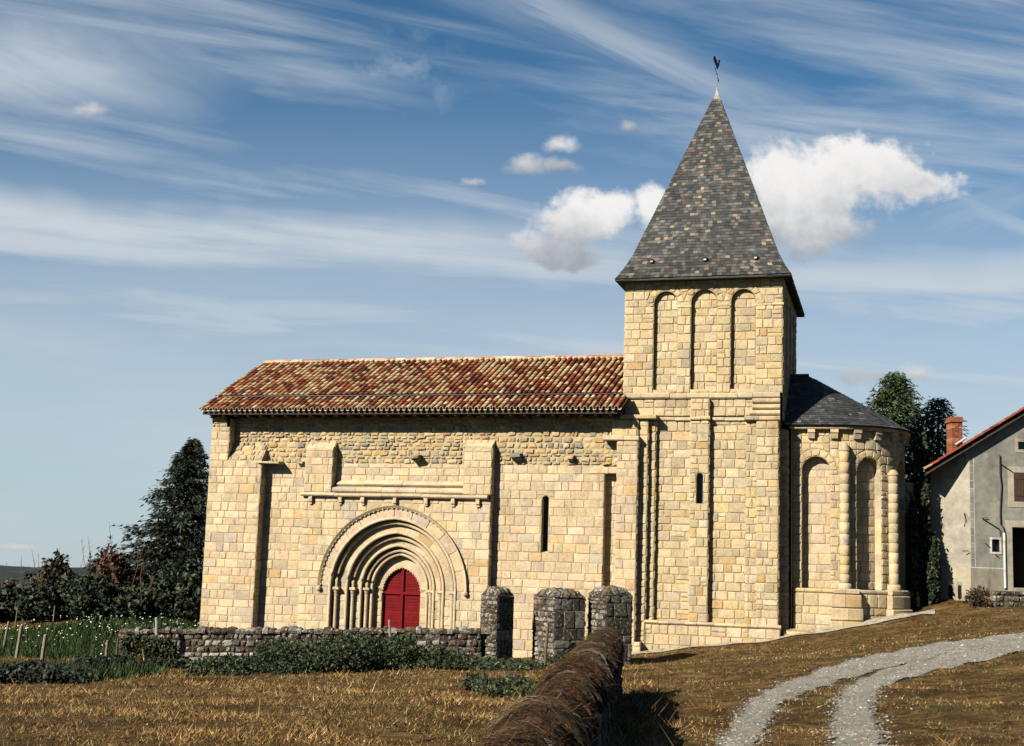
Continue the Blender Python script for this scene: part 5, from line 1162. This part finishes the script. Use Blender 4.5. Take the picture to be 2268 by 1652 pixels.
while z < ct.z-.2:
    for y0, y1 in ((CY0, CY1),):
        n_ = 3; off = .12*(k % 2)
        for i in range(n_+1):
            a = max(cx0, cx0+(cx1-cx0)*(i-off*2)/n_); b_ = min(cx1, cx0+(cx1-cx0)*(i+1-off*2)/n_)
            if b_-a > .03: mb.box(a+.004, b_-.004, y0+random.uniform(0, .006), y1, z+.004, z+.066, pick([(.27, .075, .03), (.32, .11, .045), (.20, .055, .026), (.36, .17, .085)], [4, 3, 2, 1]))
    z += .075; k += 1
mb.box(cx0+.01, cx1-.01, CY0+.015, CY1-.01, B0.z-.5, ct.z-.2, (.30, .22, .14)); mb.box(cx0-.04, cx1+.04, CY0-.05, CY1+.05, ct.z-.2, ct.z-.1, (.25, .085, .04)); mb.box(cx0-.01, cx1+.01, CY0-.02, CY1+.02, ct.z-.098, ct.z, (.22, .08, .04))
for z in (ct.z-.14, ct.z-.34): mb.box(cx1+.005, cx1+.22, CY0+.1, CY0+.13, z-.02, z+.01, (.03, .03, .03))
mb.build('chimney', M_BRICK, rf)
mb = MB(); mb.tube([(cx1-.3, CY0-.06, rz_(cx1-.3)+.2), (cx1+.1, CY0-.06, rz_(cx1+.1)+.22)], .05, (.55, .52, .46), 6); mb.build('flashing', M_PLASTER, rf)
q0, q1 = gnd(2170, 1334), gnd(2420, 1338); q0 = gz(Vector((q0.x, 46.2, 0))); LQ = 4.8
gw = thing('garden_wall', 'low dark stone wall in front of the house door', 'stone wall', (q0.x, 46.2, q0.z-.15), 0); mb = MB()
wall(mb, front(0), 0, LQ, 0, .72, 'old', pal=[(.06, .045, .03), (.10, .08, .06), (.04, .03, .02)]); wall(mb, leftf(0, 0), 0, .4, 0, .72, 'old'); mb.poly([(0, 0, .72), (LQ, 0, .72), (LQ, .4, .72), (0, .4, .72)], (.07, .06, .04)); mb.build('wall_face', M_OLD, gw)
# ------------------------------------------------------------------ far wooded hill on the left horizon
mb = MB(); nx_ = 150; rows = []
for j, (dy, f) in enumerate(((0, 0), (40, .55), (90, .9), (140, 1.0), (260, .6))):
    r = []
    for i in range(nx_):
        x = -420+i*5.2; top = EYE-9.6 - .012*abs(x+170) + 1.0*math.sin(x*.021)+.35*math.sin(x*.13)+.5*random.random(); zb = -24
        r.append(Vector((x, 430+dy+random.uniform(-3, 3), zb+(top-zb)*f+(random.uniform(-.5, .7) if f else 0))))
    rows.append(r)
for j in range(4):
    for i in range(nx_-1): mb.poly([rows[j][i], rows[j][i+1], rows[j+1][i+1], rows[j+1][i]], random.choice([(.012, .018, .012), (.018, .026, .016), (.008, .012, .009)]))
o = mb.build('hills', M_LEAF, None); o['kind'] = 'structure'
for i in range(7):
    x = -186+i*4.6+random.uniform(-1, 1); t = bush('far_tree', 'tiny dark tree on the far hill crest at the left edge', 'tree', Vector((x, 560, EYE-11.8)), 4, 4, random.uniform(3, 4.6), 260, .7, DG, [4, 3, 2, 1], 3, 'trees on the far hill')

# ------------------------------------------------------------------ the wood added unseen behind the camera to dim low sky, one crown for field shade
def blocker():
    n = 34000; az = RNG.uniform(rad(98), rad(262), n); r = 34+RNG.normal(0, 2.5, n)+3*np.sin(az*9); top = 9.5+2.2*np.sin(az*13)+1.5*np.sin(az*29+1); top = np.where((az > rad(200)) & (az < rad(262)), np.minimum(top, 9), top)
    x, y = np.sin(az)*r, np.cos(az)*r; z = zgs(x, y)+top*RNG.random(n)**.8
    C = np.stack([x, y, z], -1); m = 1500; k = RNG.normal(size=(m, 3)); C2 = np.array([-9.6, 4.2, 6.9])+k*np.array([1.0, 1.3, 1.1])
    V1, _ = leaf_quads(C, .8, None); V2, _ = leaf_quads(C2, .16, None)
    o = fast_mesh('sky_blocker_leaves', np.concatenate([V1, V2]), 4, pal(n+m, DG, [4, 3, 2, 1]), M_LEAF); o['kind'] = 'stuff'; o['label'] = 'dark wood added unseen behind the viewpoint to dim the low sky'; o['category'] = 'blocker'
blocker()
